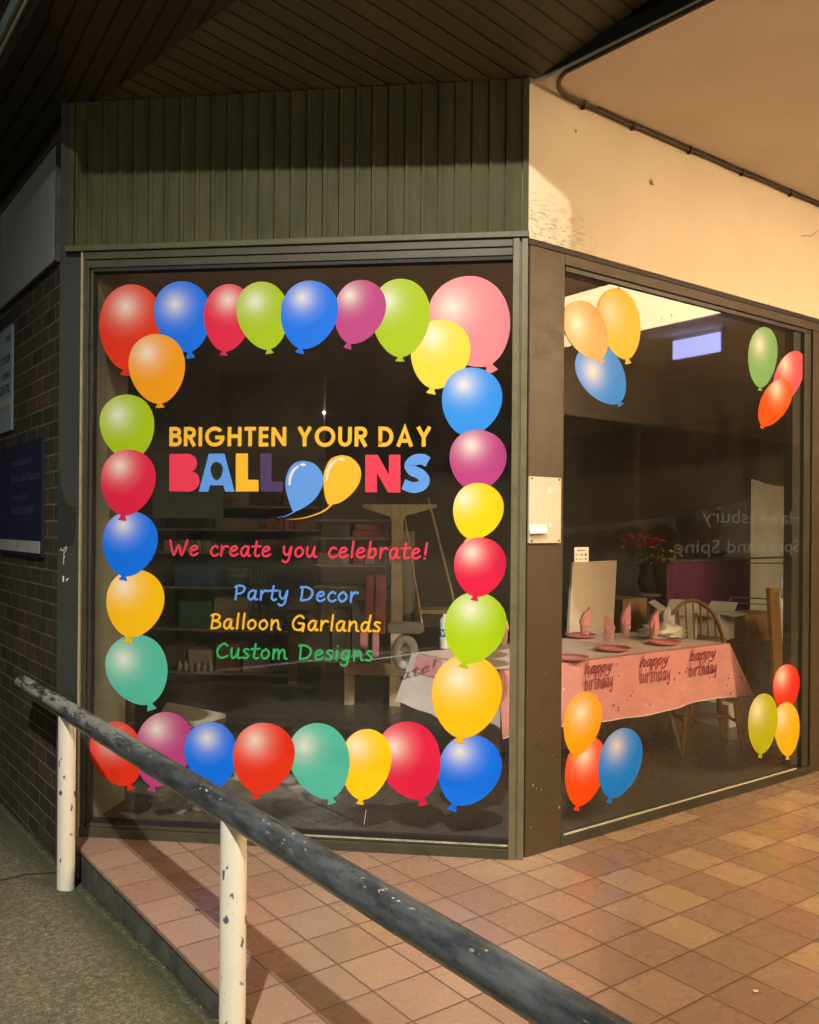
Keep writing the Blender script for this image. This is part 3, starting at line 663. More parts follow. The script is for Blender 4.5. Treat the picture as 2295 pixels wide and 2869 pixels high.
# ---------------------------------------------------------------- balloon stickers
random.seed(1)
def egg(cx, cy, a, b, kx, ky, taper=.13, n=64):
    ax = Vector((kx-cx, ky-cy)).normalized(); pr = Vector((-ax.y, ax.x)); out = []
    for i in range(n):
        f_ = 2*pi*i/n; s_ = sin(f_); c_ = cos(f_)
        w_ = a*c_*(1-taper*s_-.06*s_*s_*s_*(1 if s_ > 0 else 0)); h_ = b*s_
        out.append(Vector((cx, cy))+pr*(-w_)+ax*h_)
    return out, ax, pr
Z3 = (200, 700, 2.464286); Z4 = (800, 700, 2.464286); Z6 = (1100, 1500, 2.395); Z7 = (400, 1850, 1.91667); Z4b = (200, 1900, 2.464286)
Zb = (0, 1500, 2.695); Z8 = (1450, 750, 2.0414); Z7a = (1450, 1200, 2.0414); NA = (0, 0, 1.)
RED = (.74, .035, .012); BLU = (.005, .17, .95); CRI = (.70, .016, .07); GRN = (.37, .55, .006); MAG = (.46, .055, .25); PNK = (.82, .25, .30)
YEL = (.88, .58, .008); ORG = (.86, .34, .006); TEA = (.085, .50, .40); LBL = (.03, .28, .95); YEO = (.93, .53, .008); LIM = (.40, .62, .008)
# (zoom, cx, cy, half width, half height, knot x, knot y, spot x, spot y, colour, layer, side window?, label)
TOPR = 'top row of the front window'
BAL = [
 (Z3, 405, 535, 213, 298, 372, 862, 375, 390, RED, 1, 0, 'biggest red balloon sticker, at the top left corner of the front window'),
 (Z3, 772, 462, 194, 247, 822, 742, 715, 375, BLU, 2, 0, 'blue balloon sticker between the big red one and the crimson one in the top row'),
 (Z3, 1080, 470, 166, 235, 1052, 725, 1080, 345, CRI, 3, 0, 'crimson balloon sticker in the top row, just left of the narrow green one'),
 (Z3, 1325, 455, 178, 237, 1368, 712, 1265, 355, GRN, 4, 0, 'narrower green balloon sticker in the top row between crimson and blue'),
 (Z4, 160, 450, 195, 239, 98, 710, 115, 330, BLU, 5, 0, 'blue balloon sticker in the middle of the top row beside the magenta one'),
 (Z4, 507, 430, 174, 226, 428, 676, 440, 315, MAG, 4, 0, 'magenta balloon sticker in the top row between blue and big green'),
 (Z4, 795, 470, 201, 272, 790, 766, 695, 350, GRN, 3, 0, 'larger green balloon sticker in the top row next to the big pink one'),
 (Z4, 1065, 722, 203, 242, 1005, 988, 1020, 600, (.90, .68, .06), 2, 0, 'pale yellow balloon sticker hanging over the big pink one'),
 (Z4, 1280, 500, 278, 322, 1424, 838, 1150, 395, PNK, 1, 0, 'biggest balloon sticker, pale pink, at the top right corner of the front window'),
 (Z4, 1283, 1050, 206, 238, 1225, 1310, 1230, 930, LBL, 3, 0, 'light blue balloon sticker below the big pink one in the right column'),
 (Z4, 1326, 1455, 195, 212, 1290, 1690, 1280, 1350, MAG, 4, 0, 'magenta balloon sticker in the right column of the front window'),
 (NA, 1338, 1433, 70, 80, 1311, 1520, 1300, 1395, (.90, .66, .008), 5, 0, 'small yellow balloon sticker in the right column between magenta and crimson'),
 (Z6, 584, 214, 174, 200, 550, 434, 530, 115, CRI, 6, 0, 'crimson balloon sticker in the right column between yellow and green'),
 (Z6, 550, 622, 205, 242, 475, 884, 520, 495, LIM, 5, 0, 'lime green balloon sticker in the right column of the front window'),
 (Z6, 495, 1082, 233, 282, 448, 1388, 440, 960, YEO, 4, 0, 'big golden yellow balloon sticker in the right column above the corner blue one'),
 (Z6, 510, 1580, 207, 245, 398, 1842, 450, 1450, BLU, 2, 0, 'blue balloon sticker at the bottom right corner of the front window'),
 (Z7, 1435, 540, 167, 213, 1505, 774, 1345, 465, CRI, 3, 0, 'crimson balloon sticker in the bottom row between yellow and blue'),
 (Z7, 1196, 560, 135, 192, 1167, 770, 1145, 465, (.90, .62, .008), 4, 0, 'smaller yellow balloon sticker in the bottom row between teal and crimson'),
 (Z7, 953, 543, 160, 208, 1016, 767, 865, 460, TEA, 5, 0, 'teal balloon sticker in the bottom row right of the red one'),
 (Z7, 646, 527, 164, 192, 604, 737, 600, 430, RED, 6, 0, 'red balloon sticker in the middle of the bottom row between blue and teal'),
 (Z7, 368, 508, 140, 178, 400, 705, 345, 415, BLU, 5, 0, 'blue balloon sticker in the bottom row above the handrail'),
 (Z4b, 632, 495, 196, 264, 553, 776, 590, 345, MAG, 3, 0, 'magenta balloon sticker in the bottom row crossed by the handrail'),
 (Z4b, 318, 525, 180, 230, 410, 766, 275, 440, RED, 2, 0, 'red balloon sticker at the bottom left corner of the front window'),
 (Z3, 592, 822, 194, 242, 612, 1086, 520, 710, ORG, 3, 0, 'orange balloon sticker overlapping the big red one at the upper left'),
 (Z3, 388, 1225, 187, 227, 425, 1470, 320, 1140, GRN, 1, 0, 'green balloon sticker at the top of the left column of the front window'),
 (NA, 358, 1352, 76, 93, 343, 1456, 335, 1305, CRI, 3, 0, 'crimson balloon sticker in the left column between green and blue'),
 (NA, 363, 1524, 76.5, 92, 345, 1624, 345, 1470, BLU, 2, 0, 'blue balloon sticker in the left column of the front window'),
 (Zb, 1017, 515, 217, 258, 965, 805, 930, 380, YEO, 1, 0, 'golden yellow balloon sticker in the left column between blue and teal'),
 (Zb, 1040, 1018, 230, 272, 1145, 1312, 930, 935, TEA, 0, 0, 'teal balloon sticker at the bottom of the left column of the front window'),
 (Z8, 396, 360, 114, 182, 484, 540, 345, 320, (.90, .42, .13), 3, 1, 'pale orange balloon sticker at the top left of the side window'),
 (Z8, 586, 322, 118, 207, 633, 546, 530, 250, (.72, .55, .006), 2, 1, 'yellow green balloon sticker at the top left of the side window'),
 (Z8, 483, 612, 127, 190, 590, 785, 430, 590, (.008, .24, .95), 1, 1, 'blue balloon sticker below the orange one at the top of the side window'),
 (Z8, 1402, 513, 83, 175, 1388, 697, 1385, 440, (.17, .40, .16), 2, 1, 'sage green balloon sticker at the top right of the side window'),
 (Z8, 1547, 632, 78, 165, 1480, 800, 1530, 550, (.74, .10, .13), 1, 1, 'pink balloon sticker at the top right of the side window'),
 (Z8, 1470, 775, 80, 147, 1402, 905, 1480, 690, (.85, .09, .004), 3, 1, 'red orange balloon sticker, lowest of the trio at the top right of the side window'),
 (Z6, 1272, 1262, 123, 216, 1220, 1496, 1265, 1190, (.92, .36, .004), 3, 1, 'orange balloon sticker at the bottom left of the side window'),
 (Z6, 1290, 1582, 132, 240, 1235, 1842, 1290, 1480, (.82, .07, .004), 1, 1, 'red balloon sticker at the bottom left of the side window'),
 (NA, 1736, 2139, 58, 101, 1707, 2248, 1727, 2090, (.006, .23, 1.0), 2, 1, 'blue balloon sticker at the bottom left of the side window'),
 (NA, 2137, 2028, 41, 85.5, 2130, 2122, 2122, 1990, (.42, .47, .006), 3, 1, 'yellow green balloon sticker at the bottom right of the side window'),
 (NA, 2203, 1926, 37, 65, 2196, 2000, 2190, 1895, (.66, .035, .02), 1, 1, 'red balloon sticker, topmost of the trio at the bottom right of the side window'),
 (NA, 2205, 2043, 36, 76, 2207, 2127, 2190, 2010, (.88, .50, .008), 2, 1, 'golden yellow balloon sticker at the bottom right of the side window'),
]
for (z_, cx, cy, a, b, kx, ky, hx, hy, colr, lay, sw, lab) in BAL:
    nat = lambda x, y: (z_[0]+x/z_[2], z_[1]+y/z_[2])
    off = -.0016-.0007*lay
    put = (lambda x, y, d=0: wn(*nat(x, y), .028+off+d)) if sw else (lambda x, y, d=0: pn(*nat(x, y), .012+off+d))
    nn = -Y if sw else -N
    body, ax, pr = egg(cx, cy, a, b, kx, ky)
    ctr = put(hx, hy); mb = MB(); ring = [put(p.x, p.y) for p in body]
    c_ = put(cx, cy); mb.add(ring+[c_], [(i, (i+1) % len(ring), len(ring)) for i in range(len(ring))])
    if (mb.v[1]-mb.v[0]).cross(c_-mb.v[0]).dot(nn) < 0: mb.f = [tuple(reversed(f)) for f in mb.f]
    o = one('balloon_sticker', mb, 'balloon_film', lab, 'balloon sticker', 'balloon stickers on the shop windows', origin=ctr)
    rad = (put(cx+a*.92, cy)-put(cx, cy)).length + (put(cx, cy+b*.55)-put(cx, cy)).length*.35
    o.color = colr+(rad,)
    e = Vector((cx, cy))+ax*(b*.985); tip = Vector((kx, ky)); L_ = max((tip-e).length, b*.09); wk = max(a*.17, 2.)
    tip = e+ax*(L_*1.12)
    kp = [e-ax*b*.03-pr*wk*.62, e-ax*b*.03+pr*wk*.62, e+ax*L_*.28+pr*wk*.52, tip+pr*wk*1.0, tip+ax*L_*.08, tip-pr*wk*1.0, e+ax*L_*.28-pr*wk*.52]
    mk = MB().add([put(p.x, p.y, -.0003) for p in kp], [tuple(range(len(kp)))])
    if (mk.v[1]-mk.v[0]).cross(mk.v[3]-mk.v[0]).dot(nn) < 0: mk.f = [tuple(reversed(f)) for f in mk.f]
    ko = link('knot', mk, 'balloon_film', o); ko.color = tuple(c*.92 for c in colr)+(.0005,)

# ---------------------------------------------------------------- lettering
def arc(cx, cy, rx, ry, a0, a1, n=14): return [(cx+rx*cos(radians(a0+(a1-a0)*i/n)), cy+ry*sin(radians(a0+(a1-a0)*i/n))) for i in range(n+1)]
def sm(pts, n=6):
    out = []
    for i in range(len(pts)-1):
        p0 = pts[max(i-1, 0)]; p1 = pts[i]; p2 = pts[i+1]; p3 = pts[min(i+2, len(pts)-1)]
        for j in range(n):
            t_ = j/n
            out.append(tuple(.5*((2*p1[k])+(-p0[k]+p2[k])*t_+(2*p0[k]-5*p1[k]+4*p2[k]-p3[k])*t_**2+(-p0[k]+3*p1[k]-3*p2[k]+p3[k])*t_**3) for k in (0, 1)))
    out.append(pts[-1]); return out
SW_ = .185; h_ = SW_/2; tp = 1-h_
CAPS = {
 'B': (.62, [[(h_, 0), (h_, 1)], [(h_, tp), (.33, tp)]+arc(.33, .735, .19, tp-.735, 90, -90)+[(h_, .535)], [(h_, .53), (.36, .53)]+arc(.36, .31, .2, .31-h_, 90, -90)+[(h_, h_)]]),
 'R': (.62, [[(h_, 0), (h_, 1)], [(h_, tp), (.33, tp)]+arc(.33, .70, .20, tp-.70, 90, -90)+[(h_, .495)], [(.28, .5), (.56, 0)]]),
 'I': (.185, [[(h_, 0), (h_, 1)]]), 'L': (.5, [[(h_, 1), (h_, h_), (.5, h_)]]),
 'G': (1.04, [arc(.52, .5, .42, .42, 42, 345, 30)+[(.95, .46)], [(.54, .455), (1.02, .455)]]),
 'H': (.72, [[(h_, 0), (h_, 1)], [(.72-h_, 0), (.72-h_, 1)], [(h_, .52), (.72-h_, .52)]]),
 'T': (.60, [[(0, tp), (.60, tp)], [(.3, tp), (.3, 0)]]),
 'E': (.50, [[(.5, tp), (h_, tp), (h_, h_), (.5, h_)], [(h_, .52), (.48, .52)]]),
 'N': (.76, [[(h_, 0), (h_, .98)], [(h_*1.05, .93), (.76-h_*1.05, .07)], [(.76-h_, .02), (.76-h_, 1)]]),
 'Y': (.74, [[(.08, 1), (.37, .47)], [(.66, 1), (.37, .47), (.37, 0)]]),
 'O': (1.04, [arc(.52, .5, .425, .425, 0, 360, 40)]),
 'U': (.68, [[(h_, 1), (h_, .36)]+arc(.34, .36, .34-h_, .36-h_, 180, 360, 16)+[(.68-h_, 1)]]),
 'D': (.74, [[(h_, h_), (h_, tp), (.30, tp)]+arc(.30, .5, .35, tp-.5, 90, -90, 20)+[(h_, h_), (h_, .3)]]),
 'A': (.84, [[(.09, 0), (.42, .95), (.75, 0)], [(.2, .29), (.64, .29)]]),
}
HAND = {
 'W': (1.62, [sm([(.12, 1.5), (.22, .75), (.40, .02), (.62, .5), (.80, 1.0), (.92, .45), (1.05, .02), (1.30, .7), (1.52, 1.55)])]),
 'e': (.86, [sm([(.14, .48), (.45, .55), (.66, .74), (.58, .97), (.34, .92), (.14, .55), (.18, .14), (.42, .0), (.74, .22)])]),
 'c': (.80, [sm([(.68, .84), (.50, .99), (.26, .80), (.13, .42), (.26, .06), (.48, .0), (.72, .16)])]),
 'r': (.74, [sm([(.20, 1.0), (.18, .5), (.14, .0)]), sm([(.17, .45), (.34, .82), (.54, 1.0), (.70, .92)])]),
 'a': (.94, [sm([(.70, .90), (.46, 1.0), (.18, .66), (.16, .18), (.36, .0), (.58, .34), (.74, .95)]), sm([(.74, .95), (.66, .4), (.70, .05), (.86, .06)])]),
 't': (.74, [sm([(.42, 1.5), (.34, .8), (.28, .22), (.42, .0), (.64, .1)]), [(.08, .98), (.72, 1.02)]]),
 'y': (.92, [sm([(.16, 1.0), (.17, .5), (.32, .18), (.54, .34), (.74, .98)]), sm([(.76, 1.0), (.66, .3), (.50, -.38), (.22, -.55), (.06, -.40)])]),
 'o': (.90, [sm([(.52, .98), (.24, .80), (.13, .36), (.32, .01), (.62, .18), (.74, .62), (.52, .98)])]),
 'u': (.94, [sm([(.18, 1.0), (.14, .4), (.28, .02), (.54, .26), (.74, .98)]), sm([(.74, 1.0), (.68, .4), (.72, .04), (.88, .06)])]),
 'l': (.46, [sm([(.34, 1.62), (.26, .8), (.20, .02)])]),
 'b': (.90, [sm([(.32, 1.62), (.22, .8), (.15, .05)]), sm([(.18, .42), (.38, .86), (.62, .92), (.72, .56), (.56, .1), (.30, .0), (.15, .1)])]),
 '!': (.50, [sm([(.38, 1.55), (.30, .9), (.26, .42)]), [(.20, .03), (.21, .04)]]),
 'P': (1.0, [sm([(.24, 1.45), (.20, .8), (.12, .0)]), sm([(.10, 1.32), (.46, 1.5), (.84, 1.30), (.76, .88), (.46, .64), (.20, .62)])]),
 'D': (1.24, [sm([(.26, 1.45), (.22, .8), (.14, .02)]), sm([(.10, 1.42), (.52, 1.46), (.96, 1.16), (1.02, .66), (.70, .16), (.14, .02)])]),
 'B': (1.0, [sm([(.28, 1.46), (.22, .8), (.14, .02)]), sm([(.14, 1.36), (.50, 1.5), (.80, 1.28), (.66, .94), (.28, .80)]), sm([(.28, .80), (.72, .70), (.84, .36), (.56, .06), (.12, .02)])]),
 'n': (.94, [sm([(.20, 1.0), (.17, .5), (.14, .0)]), sm([(.17, .44), (.36, .84), (.60, .97), (.70, .62), (.70, .12), (.86, .02)])]),
 'm': (1.36, [sm([(.20, 1.0), (.17, .5), (.14, .0)]), sm([(.17, .5), (.34, .86), (.54, .95), (.60, .55), (.58, .0)]), sm([(.59, .42), (.78, .86), (.98, .95), (1.06, .6), (1.06, .12), (1.24, .02)])]),
 'G': (1.22, [sm([(.98, 1.26), (.74, 1.5), (.38, 1.28), (.15, .70), (.26, .16), (.60, .0), (.90, .22), (.98, .64)]), sm([(.60, .70), (1.0, .66), (.98, .2), (.90, -.12)])]),
 'd': (.94, [sm([(.66, .86), (.42, .94), (.17, .60), (.18, .14), (.38, .02), (.60, .36), (.74, .9)]), sm([(.84, 1.62), (.74, .9), (.66, .2), (.72, .02), (.86, .05)])]),
 's': (.72, [sm([(.60, .90), (.36, .98), (.20, .76), (.40, .52), (.56, .28), (.40, .02), (.10, .08)])]),
 'C': (1.14, [sm([(.98, 1.30), (.74, 1.5), (.40, 1.26), (.16, .70), (.26, .16), (.56, .0), (.98, .22)])]),
 'i': (.44, [sm([(.24, 1.0), (.20, .5), (.18, .02)]), [(.29, 1.42), (.295, 1.43)]]),
 'g': (.94, [sm([(.68, .88), (.44, .98), (.18, .62), (.20, .18), (.40, .06), (.60, .4), (.74, .95)]), sm([(.76, .98), (.66, .2), (.52, -.42), (.24, -.56), (.06, -.40)])]),
 'h': (.94, [sm([(.34, 1.62), (.24, .8), (.14, .0)]), sm([(.18, .42), (.40, .88), (.62, .95), (.68, .60), (.66, .1), (.84, .02)])]),
 'p': (.92, [sm([(.22, 1.0), (.14, .2), (.06, -.55)]), sm([(.18, .5), (.42, .95), (.66, .92), (.72, .5), (.52, .04), (.18, .12)])]),
}
def lettering(text, font, a_, b_, ztop, weight, cap, mat, parent, nrm, space, track=.0, slant=0., rnd=True, name='letter', unit=1.):
    """strokes of text from a_ to b_ (world points on the baseline); unit heights in metres given by ztop"""
    ex = (b_-a_); total = ex.length; ex = ex.normalized(); ez = Z.copy(); ez = (ez-ex*ez.dot(ex)).normalized()
    adv = 0.; pos = []
    for ch in text:
        if ch == ' ': adv += space; pos.append(None); continue
        pos.append(adv); adv += font[ch][0]+track
    adv -= track; sx = total/adv; mb = MB(); li = 0; words = [mb]
    for ch, p0 in zip(text, pos):
        if p0 is None:
            mb = MB(); words.append(mb); continue
        for st in font[ch][1]:
            li += 1
            pts = [a_+ex*((p0+x+slant*y)*sx)+ez*(y*ztop)+nrm*(.00018*(li % 5)) for x, y in st]
            mb.ribbon(pts, weight, nrm, rnd)
    return words
def worded(words, text, mat, lab):
    if len(words) == 1: return one('window_lettering', words[0], mat, lab, 'lettering')
    c_ = words[0].v[0]; o_ = thing('window_lettering', lab, 'lettering', c_)
    for w_ in words: link('word', w_, mat, o_)
def zz(x, y, z_=(400, 1150, 1.91667)): return (z_[0]+x/z_[2], z_[1]+y/z_[2])
LO = .012-.0022
def L0(x, y): return pn(*zz(x, y), LO)
hcap = (L0(143, 90)-L0(143, 193)).length
worded(lettering('BRIGHTEN YOUR DAY', CAPS, L0(143, 192), L0(1549, 194), hcap, hcap*SW_*1.08, hcap, 'letter_orange', None, -N, .42, .15, rnd=False), '', 'letter_orange', 'orange capital lettering BRIGHTEN YOUR DAY on the front window')
# BALLOONS: every letter in its own colour
bl = thing('window_lettering', 'big multicoloured word BALLOONS with two balloons for its O letters on the front window', 'lettering', L0(840, 435))
LN = -N
def flat(name, rings, mat, off=0.):
    mb = MB()
    for rg in rings: mb.add([L0(x, y)+LN*off for x, y in rg], [tuple(range(len(rg)))])
    if mb.v and (mb.v[1]-mb.v[0]).cross(mb.v[2]-mb.v[1]).dot(LN) < 0: mb.f = [tuple(reversed(f)) for f in mb.f]
    return link(name, mb, mat, bl)
flat('letter', [[(143, 234)]+[(238+54*cos(radians(a_)), 284+52*sin(radians(a_))) for a_ in range(-90, 61, 10)]+[(244+61*cos(radians(a_)), 378+58*sin(radians(a_))) for a_ in range(-50, 91, 10)]+[(143, 434)]], 'letter_red')
# A with a balloon shaped hole: two halves
hole = [(398+33*sin(radians(a_)), 320-44*cos(radians(a_))) for a_ in range(0, 181, 15)]
hr_ = [(398+34*sin(radians(a_))*(1 if a_ < 90 else (1-.32*((a_-90)/90)**1.0)), (318-42*cos(radians(a_))) if a_ < 90 else (318+58*sin(radians(a_-90)))) for a_ in range(0, 181, 12)]
hl_ = [(2*398-x, y) for x, y in hr_]
mbA = MB()
def stripA(h_side, outer):
    vs = []
    for x, y in h_side:
        yy = y; vs.append((x, yy))
    return vs
ys_ = [232+(436-232)*i/24 for i in range(25)]
def hole_x(y):
    if y < 276 or y > 376: return 0.
    if y <= 318: return 34*sqrt(max(0, 1-((318-y)/42)**2))
    return 34*sqrt(max(0, 1-((y-318)/58)**1.35))
def legs(y): return 0. if y < 406 else 36.+10*(y-406)/30
for sgn in (-1, 1):
    for y0_, y1_ in zip(ys_, ys_[1:]):
        def io(y):
            inner = hole_x(y); inner = max(inner, legs(y)); outer = 42+(96-42)*(y-232)/(436-232); return inner, max(outer, inner)
        (i0, o0), (i1, o1) = io(y0_), io(y1_)
        if y0_ < 406 <= y1_: i0 = i1
        vs = [L0(397+sgn*x, y) for x, y in ((i0, y0_), (o0, y0_), (o1, y1_), (i1, y1_))]
        mbA.add(vs, [(0, 1, 2, 3) if sgn > 0 else (3, 2, 1, 0)])
mbA.f = [tuple(reversed(f)) for f in mbA.f]
link('letter', mbA, 'letter_blue', bl)
flat('letter', [[(500, 231), (565, 231), (565, 372), (622, 372), (622, 435), (500, 435)]], 'letter_orange', .0001)
flat('letter', [[(632, 231), (692, 231), (692, 382), (752, 382), (752, 436), (632, 435)]], 'letter_purple')
flat('letter', [[(1195, 238), (1262, 238), (1322, 345), (1322, 238), (1384, 237), (1384, 441), (1318, 441), (1258, 336), (1258, 440), (1195, 439)]], 'letter_red')
S_ = sm([(1532, 277), (1500, 262), (1458, 268), (1434, 296), (1452, 324), (1490, 342), (1512, 372), (1498, 402), (1452, 414), (1400, 396)], 8)
mbS = MB().ribbon([L0(x, y) for x, y in S_], (L0(0, 0)-L0(53, 0)).length, LN, False); link('letter', mbS, 'letter_blue', bl)
def logo_balloon(pts, mat, tail, tw):
    q = sm(pts+[pts[0]], 6)[:-1]
    c0_ = (sum(p[0] for p in q)/len(q), sum(p[1] for p in q)/len(q))
    mb = MB(); mb.add([L0(x, y)+LN*.0004 for x, y in q]+[L0(*c0_)+LN*.0004], [((i+1) % len(q), i, len(q)) for i in range(len(q))])
    if (mb.v[1]-mb.v[0]).cross(mb.v[-1]-mb.v[0]).dot(LN) < 0: mb.f = [tuple(reversed(f)) for f in mb.f]
    b_ = link('balloon_letter', mb, mat, bl)
    tl = sm(tail, 8); mt = MB(); n_ = len(tl)
    for i in range(n_-1):
        w0, w1 = tw*(1-i/n_)**.8+.0006, tw*(1-(i+1)/n_)**.8+.0006
        p0, p1 = L0(*tl[i])+LN*.0007, L0(*tl[i+1])+LN*.0007; sd = LN.cross((p1-p0).normalized())
        mt.add([p0+sd*w0/2, p0-sd*w0/2, p1-sd*w1/2, p1+sd*w1/2], [(0, 1, 2, 3)])
    link('string', mt, mat, b_); return b_
lb = logo_balloon([(862, 270), (915, 283), (957, 325), (970, 375), (955, 430), (915, 485), (860, 525), (822, 541), (806, 541), (790, 500), (772, 440), (767, 380), (785, 318), (820, 281)], 'letter_blue', [(822, 538), (800, 552), (765, 568), (722, 575)], .006)
link('highlight', MB().add([L0(x, y)+LN*.0008 for x, y in [(782, 400), (786, 350), (805, 315), (835, 293), (840, 300), (815, 325), (800, 360), (792, 402)]], [tuple(range(8))]).add([L0(860+16*cos(a_*pi/6), 291+7*sin(a_*pi/6))+LN*.0008 for a_ in range(12)], [tuple(range(12))]), 'letter_white', lb)
yb_ = logo_balloon([(1065, 240), (1115, 250), (1158, 290), (1173, 340), (1160, 395), (1120, 450), (1065, 492), (1020, 505), (995, 502), (978, 455), (970, 385), (975, 330), (1000, 272), (1030, 249)], 'letter_orange', [(1018, 500), (980, 535), (920, 562), (850, 580), (778, 585)], .009)
link('highlight', MB().add([L0(x, y)+LN*.0008 for x, y in [(984, 375), (988, 320), (1005, 285), (1040, 262), (1046, 270), (1020, 292), (1002, 325), (993, 375)]], [tuple(range(8))]).add([L0(1068+18*cos(a_*pi/6), 262+8*sin(a_*pi/6))+LN*.0008 for a_ in range(12)], [tuple(range(12))]), 'letter_white', yb_)
def hand(text, a_, b_, xh, mat, lab, sp=.75, wt=.185):
    pa_, pb_ = L0(*a_), L0(*b_); u_ = (L0(a_[0], a_[1]-xh)-pa_).length
    worded(lettering(text, HAND, pa_, pb_, u_, u_*wt*1.25, 1, mat, None, -N, sp, .02), text, mat, lab)
hand('We create you celebrate!', (140, 776), (1534, 796), 52, 'letter_red', 'crimson handwritten line We create you celebrate! on the front window', .8)
hand('Party Decor', (490, 1014), (1158, 1028), 50, 'letter_blue', 'blue handwritten line Party Decor on the front window')
hand('Balloon Garlands', (360, 1170), (1282, 1188), 51, 'letter_orange', 'golden handwritten line Balloon Garlands on the front window')
hand('Custom Designs', (390, 1328), (1240, 1344), 51, 'letter_green', 'green handwritten line Custom Designs on the front window')
one('loose_thread', MB().tube([pn(1026, 2268, -.004), pn(1024, 2285, -.005), pn(1020, 2310, -.003)], .0012, 6), 'litter_white', 'pale loose thread hanging on the pane below the yellow balloon of the bottom row', 'thread')

# ---------------------------------------------------------------- plate on the post, sticker on the side window
q = [wn(x*K, y*K, -.006) for x, y in ((1107, 1003), (1107, 1143), (1180, 1145), (1180, 1006))]
px0, px1 = P.x+.012, q[2].x; pz0, pz1 = (q[1].z+q[2].z)/2, (q[0].z+q[3].z)/2
pl_ = thing('cover_plate', 'cream metal cover plate with torn paper scraps on the brown corner post', 'cover plate', ((px0+px1)/2, P.y, pz0))
link('plate', MB().span((px0, P.y-.010, pz0), (px1, P.y+.002, pz1)), 'plate_cream', pl_, bevel=.002)
for sx_, sz_ in ((.014, .03), (.014, .97), (.93, .04), (.93, .97)):
    link('screw', MB().lathe((px0+(px1-px0)*max(sx_, .07), P.y-.0102, pz0+(pz1-pz0)*sz_), [(.0001, .003), (.0045, .002), (.005, 0)], 10, (X, Z, -Y)), 'ink', pl_)
def pp(x, y, d): 
    z_ = (1420, 1300, 5.39); return wn(z_[0]+x/z_[2], z_[1]+y/z_[2], d)
def curl(u_, v_):
    x_ = 340+(600-340)*u_+25*v_*(u_-.2)+28*v_*v_*(1-u_); y_ = 918-12*u_+135*v_+22*v_*u_*0
    return pp(x_, y_, -.0115-.030*v_*v_*(1.05-.35*u_))
link('torn_paper', MB().grid(curl, 8, 8), 'paper', pl_)
link('torn_paper', MB().prism([pp(x, y, -.0105) for x, y in ((640, 345), (662, 350), (665, 410), (690, 440), (665, 442), (618, 425))], -.001*Y).prism([pp(x, y, -.0105) for x, y in ((640, 890), (668, 905), (688, 920), (660, 955), (640, 930))], -.001*Y), 'paper', pl_)
st_ = thing('window_sticker', 'small cream sticker with rows of tiny icons on the side window', 'sticker', wn(1225*K, 1170*K, .024))
def ps(x, y, d=.0255): 
    z_ = (1420, 1300, 5.39); return wn(z_[0]+x/z_[2], z_[1]+y/z_[2], d)
link('film', MB().prism([ps(x, y) for x, y in ((1022, 1262), (1030, 1255), (1228, 1255), (1236, 1262), (1236, 1470), (1228, 1478), (1030, 1480), (1022, 1472))], -.0006*Y), 'ivory', st_)
mb = MB()
for x0, x1, y0_, y1_ in ((1075, 1095, 1292, 1322), (1100, 1185, 1300, 1312), (1040, 1070, 1365, 1378), (1085, 1110, 1365, 1378), (1128, 1150, 1355, 1385), (1180, 1208, 1352, 1388), (1040, 1065, 1425, 1445), (1085, 1112, 1428, 1442), (1130, 1155, 1430, 1442), (1180, 1212, 1420, 1436), (1190, 1202, 1436, 1446)):
    mb.add([ps(x, y, .0243) for x, y in ((x0, y0_), (x1, y0_), (x1, y1_), (x0, y1_))], [(0, 3, 2, 1)])
link('icon_print', mb, 'ink', st_)

# ---------------------------------------------------------------- inside: party table by the side window
TZ = .79; TX0, TX1, TY0, TY1 = 3.02, 4.93, 3.29, 4.04
tb = thing('party_table', 'folding trestle table under the pink party cloth', 'table', ((TX0+TX1)/2, (TY0+TY1)/2, FZ))
link('table_top', MB().span((TX0+.02, TY0+.02, TZ-.04), (TX1-.02, TY1-.02, TZ-.006)), 'carton_grey', tb)
for xx, dx in ((TX0+.3, .10), (TX1-.62, .30)):
    for yy in (TY0+.08, TY1-.08):
        link('leg', MB().tube([(xx, yy, TZ-.04), (xx+dx, yy, FZ)], .014, 10), 'steel_grey', tb)
cl = thing('tablecloth', 'pink happy birthday plastic cloth with a white top on the party table', 'tablecloth', ((TX0+TX1)/2, (TY0+TY1)/2, TZ))
link('cloth_top', MB().grid(lambda a, b: Vector((TX0+(TX1-TX0)*a, TY0+(TY1-TY0)*b, TZ+.002+.0016*sin(a*31)*sin(b*13+a*9))), 40, 12), 'cloth_white', cl)
ZB = wn(1490*K, 1478*K, TY0-.03-P.y).z
def skirt(a, b):
    x_ = TX0-.04+(TX1-TX0+.05)*a
    return Vector((x_, TY0-.012-.035*b+.012*b*sin(a*17)+.006*b*sin(a*41+1), TZ+.003-(TZ-ZB)*b+.012*b*sin(a*9)))
link('front_drop', MB().grid(skirt, 60, 10), 'cloth_pink', cl)
link('front_hem', MB().grid(lambda a, b: skirt(a, 1-.02*b)+Vector((0, -.003, 0)), 60, 1), 'print_pale', cl)
link('edge_band', MB().grid(lambda a, b: Vector((TX0-.03+(TX1-TX0+.03)*a, TY0-.012+.035*b, TZ+.0055)), 30, 1), 'plate_pink', cl)
def fold(a, b):                                         # the right-hand drop swings out into a point
    s_ = skirt(1., b); o_ = skirt(1., 0)+b*Vector((.37, .06, -(TZ-ZB)-.045))
    return s_.lerp(o_, a)+Vector((0, .03*sin(a*pi)*b, 0))
link('right_drop', MB().grid(fold, 10, 10), 'cloth_pink', cl)
